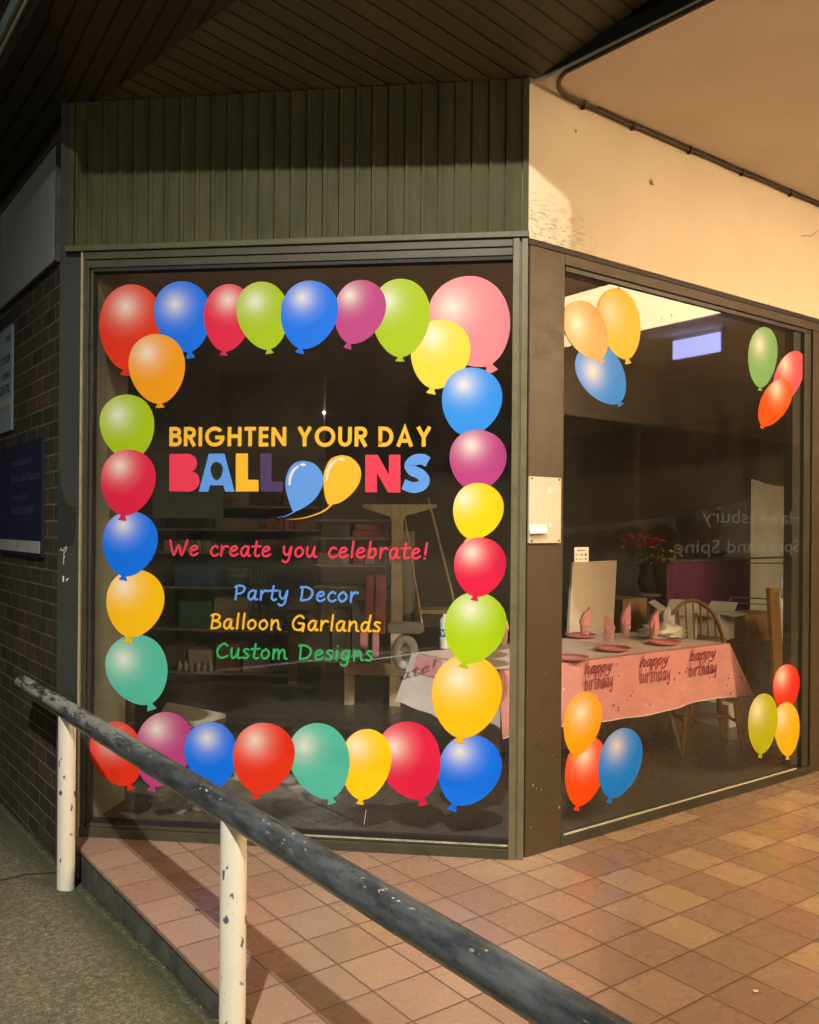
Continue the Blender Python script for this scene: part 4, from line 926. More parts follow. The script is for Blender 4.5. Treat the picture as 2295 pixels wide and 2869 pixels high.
def lfold(a, b):
    return Vector((TX0-.015-.16*b*a-.05*b, TY0+.0+(TY1-TY0)*a*(1-.1*b)-.05*b, TZ+.002-(.26+.24*(1-a)*(1-a)+.10*sin(a*6)*.3)*b+.015*sin(a*14)*b))
link('left_drop', MB().grid(lfold, 16, 8), 'cloth_white', cl)
link('left_band', MB().grid(lambda a, b: lfold(.62+.3*a, .02+.35*b)+Vector((-.006, 0, .004)), 6, 4), 'plate_pink', cl)
# printing on the front drop
def onskirt(px, py, d=.006):
    q = wn(px, py, TY0-.045-P.y); b_ = max(0, min(1, (TZ+.003-q.z)/(TZ-ZB))); a_ = (q.x-TX0+.04)/(TX1-TX0+.05)
    s_ = skirt(a_, b_); return Vector((q.x, s_.y-d, q.z))
Z9 = (1550, 1650, 2.875)
def sk(x, y): return onskirt(Z9[0]+x/Z9[2], Z9[1]+y/Z9[2])
for bx, by in ((262, 715), (712, 655), (1115, 605)):
    sc = 1. if bx < 1000 else .92
    a_, b_ = sk(bx+5, by-20), sk(bx+235*sc, by-52)
    mb = lettering('happy', HAND, a_, b_, .040, .009, 1, '', None, -Y, .5, .0, .25)[0]
    a_, b_ = sk(bx-2, by+108), sk(bx+240*sc, by+70)
    mb2 = lettering('birthday', HAND, a_, b_, .052, .0075, 1, '', None, -Y, .5, .02)[0]
    mb.add(mb2.v, mb2.f); link('birthday_print', mb, 'print_maroon', cl)
mb = MB(); mbp = MB(); random.seed(11)
for i in range(62):
    a_ = random.uniform(.02, .99); b_ = random.uniform(.06, .95); c_ = skirt(a_, b_)+Vector((0, -.004, 0)); r_ = random.uniform(.005, .0105); an = random.uniform(0, 3)
    (mb if i % 3 else mbp).add([c_+Vector((r_*cos(an+k*pi/2)*(1.5 if k % 2 else .8), 0, r_*sin(an+k*pi/2)*(1.5 if k % 2 else .8))) for k in range(4)], [(0, 1, 2, 3)])
link('confetti_print', mb, 'print_maroon', cl); link('confetti_print', mbp, 'print_pale', cl)
mb = MB()
for i in range(4): mb.grid(lambda a, b, i=i: fold(.62+.05*i+.02*a, .55+.11*b+.02*i)+Vector((0, -.006, .0)), 1, 2)
link('stripe_print', mb, 'print_maroon', cl)
# plates, cups with folded napkins
def plate_at(x, y, lab, r=.105):
    p_ = on(x*K, y*K, (0, 0, TZ+.01), Z)
    o_ = thing('paper_plate', lab, 'plate', Vector((p_.x, p_.y, TZ+.008)), 'pink paper plates on the party table')
    link('dish', MB().lathe((p_.x, p_.y, TZ+.008), [(0.001, .004), (r*.68, .002), (r*.78, .006), (r, .016), (r*.98, .011), (r*.76, .001), (.001, 0)], 30), 'plate_pink', o_)
    link('rim_print', MB().lathe((p_.x, p_.y, TZ+.009), [(r*.80, .0085), (r*.99, .0172)], 30), 'rim_red', o_)
for x, y, lab in ((1290, 1368, 'pink paper plate at the front of the table, second from the post'), (1399, 1355, 'pink paper plate at the front of the table, nearest the birthday cloth corner'), (1386, 1335, 'pink paper plate at the back of the table behind the right cup'), (1222, 1340, 'pink paper plate in front of the leaning white board'), (1200, 1388, 'pink paper plate cut off by the brown post')):
    plate_at(x, y, lab)
def cup_at(x, y, ht, lab, tw, flip=1):
    p_ = on(x*K, y*K, (0, 0, TZ+.008), Z); q = p_+Vector((0, 0, 0))
    o_ = thing('napkin_cup', lab, 'cup', q, 'cups with folded pink napkins on the party table')
    link('cup', MB().lathe(q, [(.027, 0), (.030, .03), (.0335, .085), (.0345, .086), (.033, .085)], 20), 'clear_plastic', o_)
    d1 = Vector((cos(tw*.35), -sin(tw*.35), 0)); d2 = Z.cross(d1)
    poly = [(-.022, .02), (.022, .02), (.030, .085), (.037, .112), (.029, ht), (.008, ht*.87), (-.014, ht*.80), (-.037, .106), (-.030, .085)]
    if flip < 0: poly = [(-x_, z_) for x_, z_ in reversed(poly)]
    link('napkin', MB().prism([q+d1*x_-d2*(.010+.05*(z_-.02)*.2)+Z*z_ for x_, z_ in poly], d2*.022), 'napkin_pink', o_)
    link('fold', MB().add([q-d2*.026-d1*.026+Z*.05, q-d2*.028+d1*.022+Z*.05, q-d2*.020+d1*.026*flip+Z*.11, q-d2*.013-d1*.006*flip+Z*(ht*.9)], [(0, 1, 2, 3)]), 'napkin_pink', o_)
for x, y, ht, lab, tw, fp in ((1232, 1343, .20, 'cup with a pink napkin standing before the white board', 1.2, 1), (1283, 1358, .195, 'cup with a pink napkin at the front, on the second plate', 2.4, -1), (1317, 1340, .22, 'cup with the tallest pointed pink napkin, third from the post', .6, 1), (1377, 1350, .20, 'cup with a pink napkin leaning right beside the white cloth bundle', .3, 1), (1058, 1362, .16, 'cup with a pink napkin seen in the front window beside the lime green balloon', 1., 1)):
    cup_at(x, y, ht, lab, tw, fp)

def lump(c, rx, ry, rz, seed, n=18, m=12, amp=.22, fr=2.3):
    from mathutils import noise
    c = Vector(c); mb = MB(); vs = []
    for j in range(m+1):
        th = pi*j/m
        for i in range(n):
            ph = 2*pi*i/n; d = Vector((sin(th)*cos(ph), sin(th)*sin(ph), cos(th)))
            k_ = 1+amp*2*(noise.noise(d*fr+Vector((seed*7.1, seed*3.3, 0)))+.5*abs(noise.noise(d*fr*2.7+Vector((seed, 0, 5)))))
            v = Vector((d.x*rx*k_, d.y*ry*k_, d.z*rz*k_)); v.z = max(v.z, -rz*.55); vs.append(c+v+Vector((0, 0, rz*.55)))
    fs = [(j*n+i, j*n+(i+1) % n, (j+1)*n+(i+1) % n, (j+1)*n+i) for j in range(m) for i in range(n)]
    mb.add(vs, fs, True); return mb
p_ = on(1455*K, 1348*K, (0, 0, TZ), Z); p_.x = min(p_.x, 4.80)
b_ = lump((p_.x, p_.y+.15, TZ+.01), .15, .10, .055, 3, 30, 18, .35, 3.2); b2 = lump((p_.x+.10, p_.y+.19, TZ+.04), .04, .035, .085, 5, 18, 12, .4, 3)
b_.add(b2.v, b2.f, True)
one('white_cloth_bundle', b_, 'white_bag', 'crumpled white cloth bundle on the back of the party table', 'cloth bundle')
# white spray can with a blue label
p_ = on(937*K, 1366*K, (0, 0, TZ+.004), Z)
can = thing('spray_can', 'white canister with a blue label beside the lime green balloon', 'canister', p_)
link('body', MB().lathe(p_, [(.0001, 0), (.030, 0), (.031, .01), (.031, .17), (.022, .185), (.014, .19), (.014, .205), (.0001, .206)], 20), 'white_plastic', can)
link('label_band', MB().lathe(p_, [(.0316, .072), (.0316, .118)], 20), 'label_blue', can)
fd = (EYE-p_); fd.z = 0; fd.normalize(); sd = Z.cross(fd)
mb = MB().ribbon([p_+fd*.033+sd*s_+Z*z__ for s_, z__ in ((-.021, .108), (-.013, .083), (-.004, .108))], .005, fd); link('lettering', mb, 'letter_white', can)
# leaning white board
fr_ = [wn(x*K, y*K, 1.16) for x, y in ((1196, 1372), (1290, 1352))]; to = [wn(x*K, y*K, 1.30) for x, y in ((1207, 1184), (1300, 1180))]
one('leaning_board', MB().prism([fr_[0]-Z*.02, fr_[1]-Z*.02, to[1], to[0]], (.0, .025, .0)), 'board_pinkwhite', 'tall whitewashed board leaning behind the party table near the post', 'board', bevel=.003)
# spindle-back chair
ch = Vector((5.14, 3.60, FZ)); ca_ = radians(38)
CAX = (Vector((cos(ca_), sin(ca_), 0)).normalized(), Vector((-sin(ca_), cos(ca_), 0)), Z)      # right, back, up
CAX = (Vector((.80, -.60, 0)), Vector((.60, .80, 0)), Z)
def chp(a, b, c): return ch+a*CAX[0]+b*CAX[1]+c*CAX[2]
chair = thing('spindle_chair', 'honey wooden spindle-back chair behind the right end of the party table', 'chair', ch)
link('seat', MB().prism([chp(.21*cos(k*pi/8)*1.0, .2*sin(k*pi/8), .43) for k in range(16)], .03*Z), 'wood_honey', chair, bevel=.006)
hoop = [chp(.205*cos(a_)*(1+.10*sin(a_)), .17+.10*sin(a_), .46+.50*max(0, sin(a_))**.8) for a_ in [pi*k/20 for k in range(21)]]
link('back_hoop', MB().tube(hoop, .0135, 12), 'wood_honey', chair)
for k in range(7):
    s_ = -.15+.05*k; zt_ = .46+.485*max(0, 1-(s_/.215)**2)**.42
    link('spindle', MB().tube([chp(s_*.8, .165, .455), chp(s_, .22, (zt_+.46)/2), chp(s_*1.05, .262, zt_-.005)], .0065, 8), 'wood_honey', chair)
LG = [(-.17, -.16), (.17, -.16), (-.16, .16), (.16, .16)]
for a_, b_ in LG:
    link('leg', MB().tube([chp(a_*.85, b_*.85, .43), chp(a_*1.0, b_*1.0, .22), chp(a_*1.2, b_*1.2, 0)], [.014, .021, .013], 12), 'wood_honey', chair)
link('stretcher', MB().tube([chp(-.175, -.0, .2), chp(.175, 0, .2)], .011, 8).tube([chp(-.18, -.17, .19), chp(-.17, .17, .19)], .011, 8).tube([chp(.18, -.17, .19), chp(.17, .17, .19)], .011, 8), 'wood_honey', chair)
# things further in, seen through the side window
def wbox(name, x0, y0_, x1, y1_, off, dep, mat, lab, cat, group=None, z0=None, bev=.004, **kw):
    a_, b_ = wn(x0*K, y0_*K, off), wn(x1*K, y1_*K, off)
    lo_ = Vector((min(a_.x, b_.x), P.y+off, z0 if z0 is not None else b_.z)); hi = Vector((max(a_.x, b_.x), P.y+off+dep, a_.z))
    return one(name, MB().span(lo_, hi), mat, lab, cat, group, bevel=bev)
a_, b_ = wn(1636*K, 1240*K, 1.35), wn(1655*K, 1400*K, 1.35)
one('wooden_plank', MB().prism([(a_.x, P.y+1.35, FZ), (b_.x, P.y+1.35, FZ), (b_.x, P.y+1.42, a_.z), (a_.x, P.y+1.42, a_.z)], (0, .035, 0)), 'wood_plank', 'upright brown plank at the right of the side window above the red balloon', 'plank')
# banner hanging on a rod
bn = thing('white_banner', 'tall white cloth banner hung behind the wire rack', 'banner', wn(1632*K, 1290*K, 2.6))
a_, b_ = wn(1582*K, 1012*K, 2.6), wn(1690*K, 1345*K, 2.6)
link('sheet', MB().grid(lambda u_, v_: Vector((a_.x+(b_.x-a_.x)*u_, P.y+2.6+.02*sin(u_*9)*v_+.03*(1-v_)*sin(u_*4), a_.z+(b_.z-a_.z)*v_+.04*(1-v_)*sin(u_*3.1+2.6))), 16, 12), 'carton_white', bn)
link('rod', MB().tube([(a_.x-.05, P.y+2.63, a_.z+.02), (b_.x+.05, P.y+2.63, a_.z+.03)], .008, 8), 'steel_grey', bn)
# purple pleated counter
a_, b_ = wn(1405*K, 1184*K, 3.4), wn(1592*K, 1290*K, 3.4)
ct = thing('purple_counter', 'counter with a pleated purple skirt at the back of the shop', 'counter', ((a_.x+b_.x)/2, P.y+3.5, FZ))
link('pleated_skirt', MB().grid(lambda u_, v_: Vector((a_.x+(b_.x-a_.x)*u_, P.y+3.4+.015*sin(u_*190), a_.z-(a_.z-FZ-.02)*v_)), 180, 2), 'purple_cloth', ct)
link('counter_top', MB().span((a_.x-.02, P.y+3.37, a_.z), (b_.x+.02, P.y+3.95, a_.z+.025)), 'carton_dark', ct)
zc = a_.z+.026
for x, sc, lab in ((1478, 1., 'larger black bowl on the purple counter'), (1512, .7, 'smaller black bowl on the purple counter')):
    q = wn(x*K, 1180*K, 3.62); q.z = zc
    one('black_bowl', MB().lathe(q, [(.0001, 0), (.06*sc, 0), (.14*sc, .07*sc), (.17*sc, .13*sc), (.16*sc, .13*sc), (.12*sc, .06*sc), (.0001, .01)], 24), 'stain_black', lab, 'bowl')
# open white cartons
def open_box(x, yb_, w_, d_, h__, off, mat, lab, rot=.3, z0=None):
    q = wn(x*K, yb_*K, off); ax = (Vector((cos(rot), sin(rot), 0)), Vector((-sin(rot), cos(rot), 0)), Z); q.z = q.z if z0 is None else z0
    o_ = thing('open_carton', lab, 'carton', q)
    t_ = .006
    mb = MB().span((-w_/2, -d_/2, 0), (w_/2, -d_/2+t_, h__), ax, q).span((-w_/2, d_/2-t_, 0), (w_/2, d_/2, h__), ax, q).span((-w_/2, -d_/2+t_, 0), (-w_/2+t_, d_/2-t_, h__), ax, q).span((w_/2-t_, -d_/2+t_, 0), (w_/2, d_/2-t_, h__), ax, q).span((-w_/2+t_, -d_/2+t_, 0), (w_/2-t_, d_/2-t_, t_), ax, q)
    link('box_body', mb, mat, o_)
    for sx_, sy_ in ((-1, 0), (1, 0), (0, -1), (0, 1)):
        e1 = q+h__*Z+ax[0]*(sx_*w_/2)+ax[1]*(sy_*d_/2); tg = ax[1] if sx_ else ax[0]; hw = (d_ if sx_ else w_)/2; out = ax[0]*sx_+ax[1]*sy_
        fl_ = (out*.8+Z*(.55 if (sx_+2*sy_) > 0 else -.1)).normalized()*(min(w_, d_)*.48)
        link('flap', MB().prism([e1-tg*hw, e1+tg*hw, e1+tg*hw*.9+fl_, e1-tg*hw*.9+fl_], Z*.003), mat, o_)
open_box(1430, 1345, .34, .26, .24, 1.75, 'carton_white', 'open white carton with raised flaps left of the spindle chair', .5)
open_box(1500, 1345, .34, .28, .25, 2.0, 'carton_white', 'open white carton with raised flaps behind the spindle chair', .2)
one('box_stand', MB().span((wn(1400*K, 1340*K, 1.6).x, P.y+1.6, FZ), (wn(1530*K, 1340*K, 1.6).x, P.y+2.3, wn(1430*K, 1346*K, 1.75).z-.003)), 'carton_dark', 'dark low stand carrying the open white cartons', 'stand')
wbox('brown_carton', 1312, 1262, 1362, 1345, 2.2, .4, 'cardboard', 'tall brown carton behind the leaning white board', 'carton', z0=FZ)
wbox('brown_carton', 1570, 1296, 1645, 1345, 2.0, .35, 'cardboard', 'brown carton under the wire rack at the right of the side window', 'carton', z0=FZ)
# bouquet
q = wn(1362*K, 1190*K, 3.2)
bq = thing('flower_bouquet', 'bouquet of red and yellow flowers in a dark vase at the back of the shop', 'bouquet', Vector((q.x, q.y, FZ)))
link('vase_stand', MB().lathe((q.x, q.y, FZ), [(.0001, 0), (.16, 0), (.16, .02), (.05, .05), (.04, q.z-.35-FZ), (.16, q.z-.33-FZ), (.16, q.z-.31-FZ), (.0001, q.z-.30-FZ)], 16), 'carton_dark', bq)
link('vase', MB().lathe((q.x, q.y, q.z-.29), [(.0001, 0), (.07, 0), (.1, .1), (.07, .25), (.09, .3)], 16), 'stain_black', bq)
random.seed(4)
for nm, mat, cx_, cz_, sx_, sz_, cnt in (('red_flowers', 'petal_red', -.03, .26, .22, .08, 90), ('yellow_flowers', 'petal_yellow', .17, .10, .12, .09, 50), ('leaves', 'leaf_green', .0, .12, .25, .12, 60)):
    mb = MB()
    for i in range(cnt):
        c_ = q+Vector((cx_+random.gauss(0, sx_*.5), random.gauss(0, .1), cz_+random.gauss(0, sz_*.6))); r_ = random.uniform(.022, .045)
        a1 = Vector((random.gauss(0, 1), random.gauss(0, 1), random.gauss(0, 1))).normalized(); a2 = a1.orthogonal().normalized()
        mb.add([c_-a1*r_, c_+a2*r_*.6, c_+a1*r_, c_-a2*r_*.6], [(0, 1, 2, 3)])
    link(nm, mb, mat, bq)
# chrome wire rack
rk = thing('wire_rack', 'chrome wire rack in front of the white banner', 'rack', wn(1620*K, 1400*K, 2.0))
def wp(x, y, off): return wn(x*K, y*K, off)
link('top_rail', MB().tube([wp(1565, 1176, 2.0), wp(1650, 1174, 2.0), wp(1656, 1168, 2.0), wp(1660, 1135, 2.0), wp(1668, 1126, 2.0)], .010, 8), 'chrome', rk)
link('rail', MB().tube([wp(1572, 1186, 2.05), wp(1652, 1186, 2.05)], .006, 8).tube([wp(1540, 1258, 2.0), wp(1648, 1262, 2.0)], .008, 8).tube([wp(1545, 1270, 2.05), wp(1645, 1274, 2.05)], .006, 8), 'chrome', rk)
link('upright', MB().tube([wp(1651, 1180, 2.02), wp(1640, 1300, 2.02), wp(1636, 1440, 2.02)], .008, 8).tube([wp(1538, 1258, 2.02), wp(1538, 1430, 2.02)], .008, 8), 'chrome', rk)
link('shelf_wire', MB().tube([wp(1545, 1352, 2.02), wp(1640, 1354, 2.02)], .007, 8).tube([wp(1545, 1430, 2.02), wp(1640, 1436, 2.02)], .007, 8), 'chrome', rk)
q = wn(1668*K, 1370*K, 1.5); bg = lump((q.x, q.y, FZ+.45), .16, .14, .26, 9, 28, 18, .3, 2.6)
bst = one('crate_stand', MB().span((q.x-.2, q.y-.15, FZ), (q.x+.2, q.y+.2, FZ+.448)), 'carton_dark', 'dark crate holding up the white plastic bag at the right edge of the side window', 'crate')
one('white_plastic_bag', bg, 'white_bag', 'crumpled white plastic bag at the right edge of the side window', 'bag')
wbox('white_carton', 1535, 1485, 1552, 1560, .9, .3, 'carton_white', 'white carton on the floor behind the yellow green balloon', 'carton', z0=FZ)
q = on(1345*K, 1540*K, (0, 0, FZ), Z); q = Vector((4.35, 4.15, FZ))
one('white_bucket', MB().lathe(q, [(.0001, 0), (.10, 0), (.125, .24), (.13, .24), (.12, .23), (.0001, .02)], 20), 'white_plastic', 'white bucket in the shade under the party table', 'bucket')

# ---------------------------------------------------------------- inside: shelving seen through the front window
def pbox(name, x0, y0_, x1, y1_, off, dep, mat, lab, cat, group=None, u0b=None, parent=None, bev=.004):
    (ua, za), (ub, zb_) = pu(x0*K, y0_*K, off), pu(x1*K, y1_*K, off)
    mb = MB().span((min(ua, ub), off, min(za, zb_)), (max(ua, ub), off+dep, max(za, zb_)), PAX, P)
    if parent: return link(name, mb, mat, parent, bevel=bev)
    return one(name, mb, mat, lab, cat, group, bevel=bev)
OS = 4.0
sh = thing('wall_shelving', 'grey open shelving crowded with party stock against the partition', 'shelving', pw(pu(500*K, 1440*K, OS)[0], FZ, OS+.2))
SHY = (1062, 1110, 1158, 1206, 1252, 1300, 1352)
SHZ = {}
for y in (1064, 1112, 1160, 1234, 1322, 1412):
    u_a, z_ = pu(322*K, y*K, OS); u_b, _ = pu(655*K, y*K, OS)
    SHZ[y] = z_; link('shelf', MB().span((u_b, OS, z_-.022), (u_a, OS+.5, z_), PAX, P), 'shelf_grey', sh)
for x in (322, 490, 655):
    u_, _ = pu(x*K, 1200*K, OS); link('upright', MB().span((u_-.02, OS+.502, FZ), (u_+.02, OS+.54, SHZ[1064]+.5), PAX, P), 'shelf_grey', sh)
def stock(name, x0, x1, sy, h, mat, lab, cat, dep=.3, off=.05, group=None):
    ua = pu(x0*K, sy*K, OS)[0]; ub = pu(x1*K, sy*K, OS)[0]; z_ = SHZ[sy]
    return one(name, MB().span((ub, OS+off, z_+.002), (ua, OS+off+dep, z_+.002+h), PAX, P), mat, lab, cat, group, bevel=.006)
stock('grey_box', 335, 392, 1064, .17, 'carton_grey', 'grey box at the left end of the top shelf', 'box')
stock('dark_box', 396, 452, 1064, .14, 'carton_dark', 'dark box second from the left on the top shelf', 'box')
stock('grey_box', 456, 520, 1064, .19, 'carton_grey', 'taller grey box at the middle of the top shelf', 'box')
stock('dark_box', 526, 588, 1064, .13, 'carton_dark', 'dark box at the right of the top shelf', 'box')
stock('brown_box', 594, 646, 1064, .16, 'cardboard', 'brown box at the right end of the top shelf', 'box')
stock('dark_box', 345, 440, 1112, .13, 'carton_dark', 'long dark box on the second shelf from the top', 'box')
stock('tray_stack', 450, 540, 1112, .10, 'shelf_grey', 'low grey tray on the second shelf from the top', 'tray')
stock('blue_tray', 378, 420, 1160, .11, 'crate_blue', 'small blue tray behind the word We', 'tray')
stock('teal_box', 430, 520, 1160, .09, 'crate_green', 'flat dark green box behind the word create', 'box')
stock('grey_box', 540, 640, 1160, .12, 'carton_grey', 'flat grey box behind the word you', 'box')
stock('blue_crate', 362, 446, 1234, .20, 'crate_blue', 'blue plastic crate beside the golden balloon of the left column', 'crate')
ua = pu(470*K, 1234*K, OS)[0]
for i, zz_ in enumerate((.002, .062, .122)):
    q = pw(ua-.08, SHZ[1234]+zz_, OS+.2)
    one('clear_tub', MB().lathe(q, [(.0001, 0), (.10, 0), (.13, .045), (.14, .055), (.135, .056), (.0001, .052)], 24), 'tub_teal', ('lowest', 'middle', 'topmost')[i]+' pale green tub of the stack of three above the words Party Decor', 'tub', 'stacked pale green tubs')
stock('dark_box', 560, 645, 1234, .22, 'carton_dark', 'dark box above the words Party Decor', 'box')
stock('green_crate', 372, 440, 1322, .26, 'crate_green', 'green plastic crate left of the words Balloon Garlands', 'crate')
stock('grey_box', 446, 520, 1322, .30, 'carton_grey', 'tall grey box behind the words Balloon Garlands', 'box')
for i, x in enumerate((531, 546)):
    u_ = pu(x*K, 1322*K, OS)[0]; q = pw(u_, SHZ[1322]+.002, OS+.12)
    o_ = thing('lime_bottle', ('left', 'right')[i]+' lime green bottle of the pair above the words Balloon Garlands', 'bottle', q, 'lime green bottles')
    link('bottle', MB().lathe(q, [(.0001, 0), (.03, 0), (.03, .15), (.012, .18), (.012, .20)], 14), 'bottle_lime', o_); link('cap', MB().lathe(q+Z*.201, [(.016, 0), (.016, .03), (.0001, .031)], 12), 'white_plastic', o_)
stock('white_carton', 565, 640, 1322, .16, 'carton_grey', 'pale carton behind the end of the words Balloon Garlands', 'carton')
stock('dark_box', 340, 384, 1412, .24, 'carton_dark', 'dark box on the lowest shelf beside the teal balloon', 'box')
stock('white_tub', 392, 440, 1412, .20, 'white_plastic', 'white tub on the lowest shelf left of the words Custom Designs', 'tub')
stock('brown_box', 450, 500, 1412, .26, 'cardboard', 'brown box on the lowest shelf behind the word Custom', 'box')
stock('white_carton', 508, 566, 1412, .18, 'carton_white', 'white carton on the lowest shelf below the word Custom', 'carton')
stock('grey_box', 574, 645, 1412, .22, 'carton_grey', 'grey box on the lowest shelf right of the word Custom', 'box')
def row(name, x0, x1, sy, n_, h, mat, lab, cat, off, group, kind='box', zk=None):
    random.seed(x0+n_); ua = pu(x0*K, 1200*K, OS)[0]; ub = pu(x1*K, 1200*K, OS)[0]; st_ = (ub-ua)/n_; z_ = SHZ[sy]+.002
    first = None
    for i in range(n_):
        w_ = abs(st_)*.8; uc = ua+st_*(i+.5); a_ = random.uniform(-.2, .2); ax = (U*cos(a_)+N*sin(a_), N*cos(a_)-U*sin(a_), Z); c_ = pw(uc, z_, off)
        if first is None:
            mb = MB()
            if kind == 'box': mb.span((-w_/2, -.03, 0), (w_/2, .03, h), ax, c_)
            else: mb.lathe(c_, [(.0001, 0), (w_/2, 0), (w_/2, h*.62), (w_*.2, h*.8), (w_*.2, h), (.0001, h)], 12)
            first = one(name, mb, mat, lab, cat, group, origin=c_)
        else:
            o_ = first.copy(); COL.objects.link(o_); o_.location = c_; o_.rotation_euler = (0, 0, a_)
FO = OS-.0
row('small_packet', 345, 440, 1160, 7, .10, 'carton_white', 'small white packet in the row on the shelf behind the word We', 'packet', OS+.02, 'white packets on the third shelf')
row('small_bottle', 520, 560, 1234, 5, .17, 'tub_teal', 'pale green bottle in the row on the shelf above the words Party Decor', 'bottle', OS+.06, 'pale green bottles on the fourth shelf', 'bottle')
row('small_packet', 560, 650, 1112, 8, .09, 'carton_pink', 'small pink packet in the row on the second shelf from the top', 'packet', OS+.06, 'pink packets on the second shelf')
row('small_jar', 372, 450, 1412, 6, .10, 'carton_white', 'small white jar in the row at the front of the lowest shelf', 'jar', OS+.02, 'white jars on the lowest shelf', 'bottle')
row('small_bottle', 575, 650, 1322, 7, .13, 'crate_blue', 'blue bottle in the row behind the end of the words Balloon Garlands', 'bottle', OS+.02, 'blue bottles on the fifth shelf', 'bottle')
row('small_packet', 345, 500, 1064, 10, .07, 'cardboard', 'small brown packet in the row at the front of the top shelf', 'packet', OS+.02, 'brown packets on the top shelf')
pbox('teal_reflection', 322, 958, 470, 1092, 3.7, .01, 'reflection_teal', 'pale teal sheet standing in for a reflection behind the crimson balloon of the left column', 'sheet', bev=0)  # solid sheet in place of a pale reflection
# pale timber display stand
OD = 3.05
ds = thing('display_stand', 'pale timber display stand with a T shaped end frame', 'display stand', pw(pu(835*K, 1450*K, OD)[0], FZ, OD))
ux = lambda x, o_=OD: pu(x*K, 1200*K, o_)[0]
zx = lambda y, o_=OD: pu(835*K, y*K, o_)[1]
link('end_post', MB().span((ux(847), OD, zx(1398)), (ux(824), OD+.06, zx(1064)), PAX, P), 'wood_pale', ds, bevel=.004)
link('top_bracket', MB().prism([pw(ux(918), zx(1062), OD+.005), pw(ux(918), zx(1068), OD+.005), pw(ux(852), zx(1086), OD+.005), pw(ux(845), zx(1102), OD+.005), pw(ux(826), zx(1102), OD+.005), pw(ux(820), zx(1088), OD+.005), pw(ux(764), zx(1070), OD+.005), pw(ux(762), zx(1062), OD+.005)], .045*N), 'wood_pale', ds)
link('base_beam', MB().span((ux(925), OD+.002, zx(1424)), (ux(726), OD+.07, zx(1399)), PAX, P), 'wood_pale', ds, bevel=.004)
for x0, x1 in ((727, 747), (822, 845)):
    link('leg', MB().span((ux(x1), OD+.004, FZ), (ux(x0), OD+.066, zx(1425)), PAX, P), 'wood_pale', ds, bevel=.004)
for x0, x1 in ((608, 626),):
    link('leg', MB().span((ux(x1, OD+.9), OD+.9, FZ), (ux(x0, OD+.9), OD+.96, zx(1370)), PAX, P), 'wood_pale', ds, bevel=.004)
link('base_shelf', MB().span((ux(845), OD+.072, zx(1402)), (ux(640), OD+.95, zx(1397)), PAX, P), 'shelf_grey', ds)
SZ = {}
for y in (1094, 1132, 1190, 1236):
    SZ[y] = zx(y, OD+.1); link('shelf', MB().span((ux(822, OD+.1), OD+.1, SZ[y]-.02), (ux(662, OD+.1), OD+.55, SZ[y]), PAX, P), 'shelf_grey', ds)
SZ[1398] = zx(1397)+.001
def stock2(name, x0, x1, sy, h, mat, lab, cat, off=.13, dep=.25, group=None):
    ua, ub = ux(x0, OD+off), ux(x1, OD+off); return one(name, MB().span((ub, OD+off, SZ[sy]+.002), (ua, OD+off+dep, SZ[sy]+.002+h), PAX, P), mat, lab, cat, group, bevel=.004)
stock2('pink_box', 742, 806, 1132, .055, 'carton_pink', 'lower pink box on the timber stand below the yellow logo balloon', 'box')
SZ['p'] = SZ[1132]+.059
stock2('pink_box', 748, 800, 'p', .05, 'carton_pink', 'upper pink box stacked on the timber stand below the yellow logo balloon', 'box')
stock2('dark_box', 680, 735, 1132, .10, 'carton_dark', 'dark box on the timber stand left of the pink boxes', 'box')
stock2('white_carton', 768, 790, 1190, .13, 'carton_white', 'left white carton behind the word celebrate', 'carton')
stock2('white_carton', 792, 815, 1190, .15, 'carton_white', 'right white carton behind the word celebrate, beside the post', 'carton')
stock2('maroon_box', 744, 766, 1190, .10, 'carton_pink', 'small pink box left of the white cartons behind the word celebrate', 'box')
stock2('grey_carton', 668, 735, 1190, .09, 'carton_grey', 'flat grey carton behind the word you on the timber stand', 'carton')
stock2('grey_carton', 700, 738, 1398, .40, 'carton_grey', 'tall grey carton standing on the base of the timber stand', 'carton', off=.3)
stock2('grey_carton', 742, 768, 1398, .46, 'carton_grey', 'taller grey carton on the base of the timber stand, beside the pink packets', 'carton', off=.3)
stock2('dark_box', 655, 695, 1398, .26, 'carton_dark', 'dark box at the left of the timber stand base', 'box', off=.3)
for x0, x1, ya_, yb_, mat, lab in ((770, 786, 1212, 1305, 'carton_pink', 'left long pink packet hanging beside the timber post'), (790, 812, 1210, 1335, 'carton_pink', 'right long pink packet hanging beside the timber post'), (758, 774, 1322, 1378, 'napkin_pink', 'short pale pink packet behind the end of the word Designs'), (784, 798, 1322, 1385, 'napkin_pink', 'slim pale pink packet below the long ones')):
    pbox('pink_packet', x0, ya_, x1, yb_, OD+.02, .035, mat, lab, 'packet', 'pink packets hanging on the timber stand', bev=.008)
pbox('grey_plank', 848, 1118, 872, 1310, 3.6, .03, 'carton_grey', 'grey plank standing behind the timber post', 'plank')
# tape reel
q = pn(853*K, 1412*K, 2.7)
tr_ = thing('white_reel', 'white ribbon reel with a grey bracket right of the timber post', 'reel', q)
ring = [q+U*(.062*cos(a_))+Z*(.14+.10*sin(a_)) for a_ in [2*pi*k/28 for k in range(29)]]
link('reel', MB().tube(ring, .042, 12, False), 'white_card', tr_)
link('core', MB().lathe(q+Z*.14, [(.0001, -.02), (.05, -.025), (.06, .0), (.05, .025), (.0001, .02)], 20, (U, Z, N)), 'carton_grey', tr_)
link('bracket', MB().span((-.13, -.06, .29), (.13, .06, .37), PAX, q), 'carton_grey', tr_, bevel=.01)
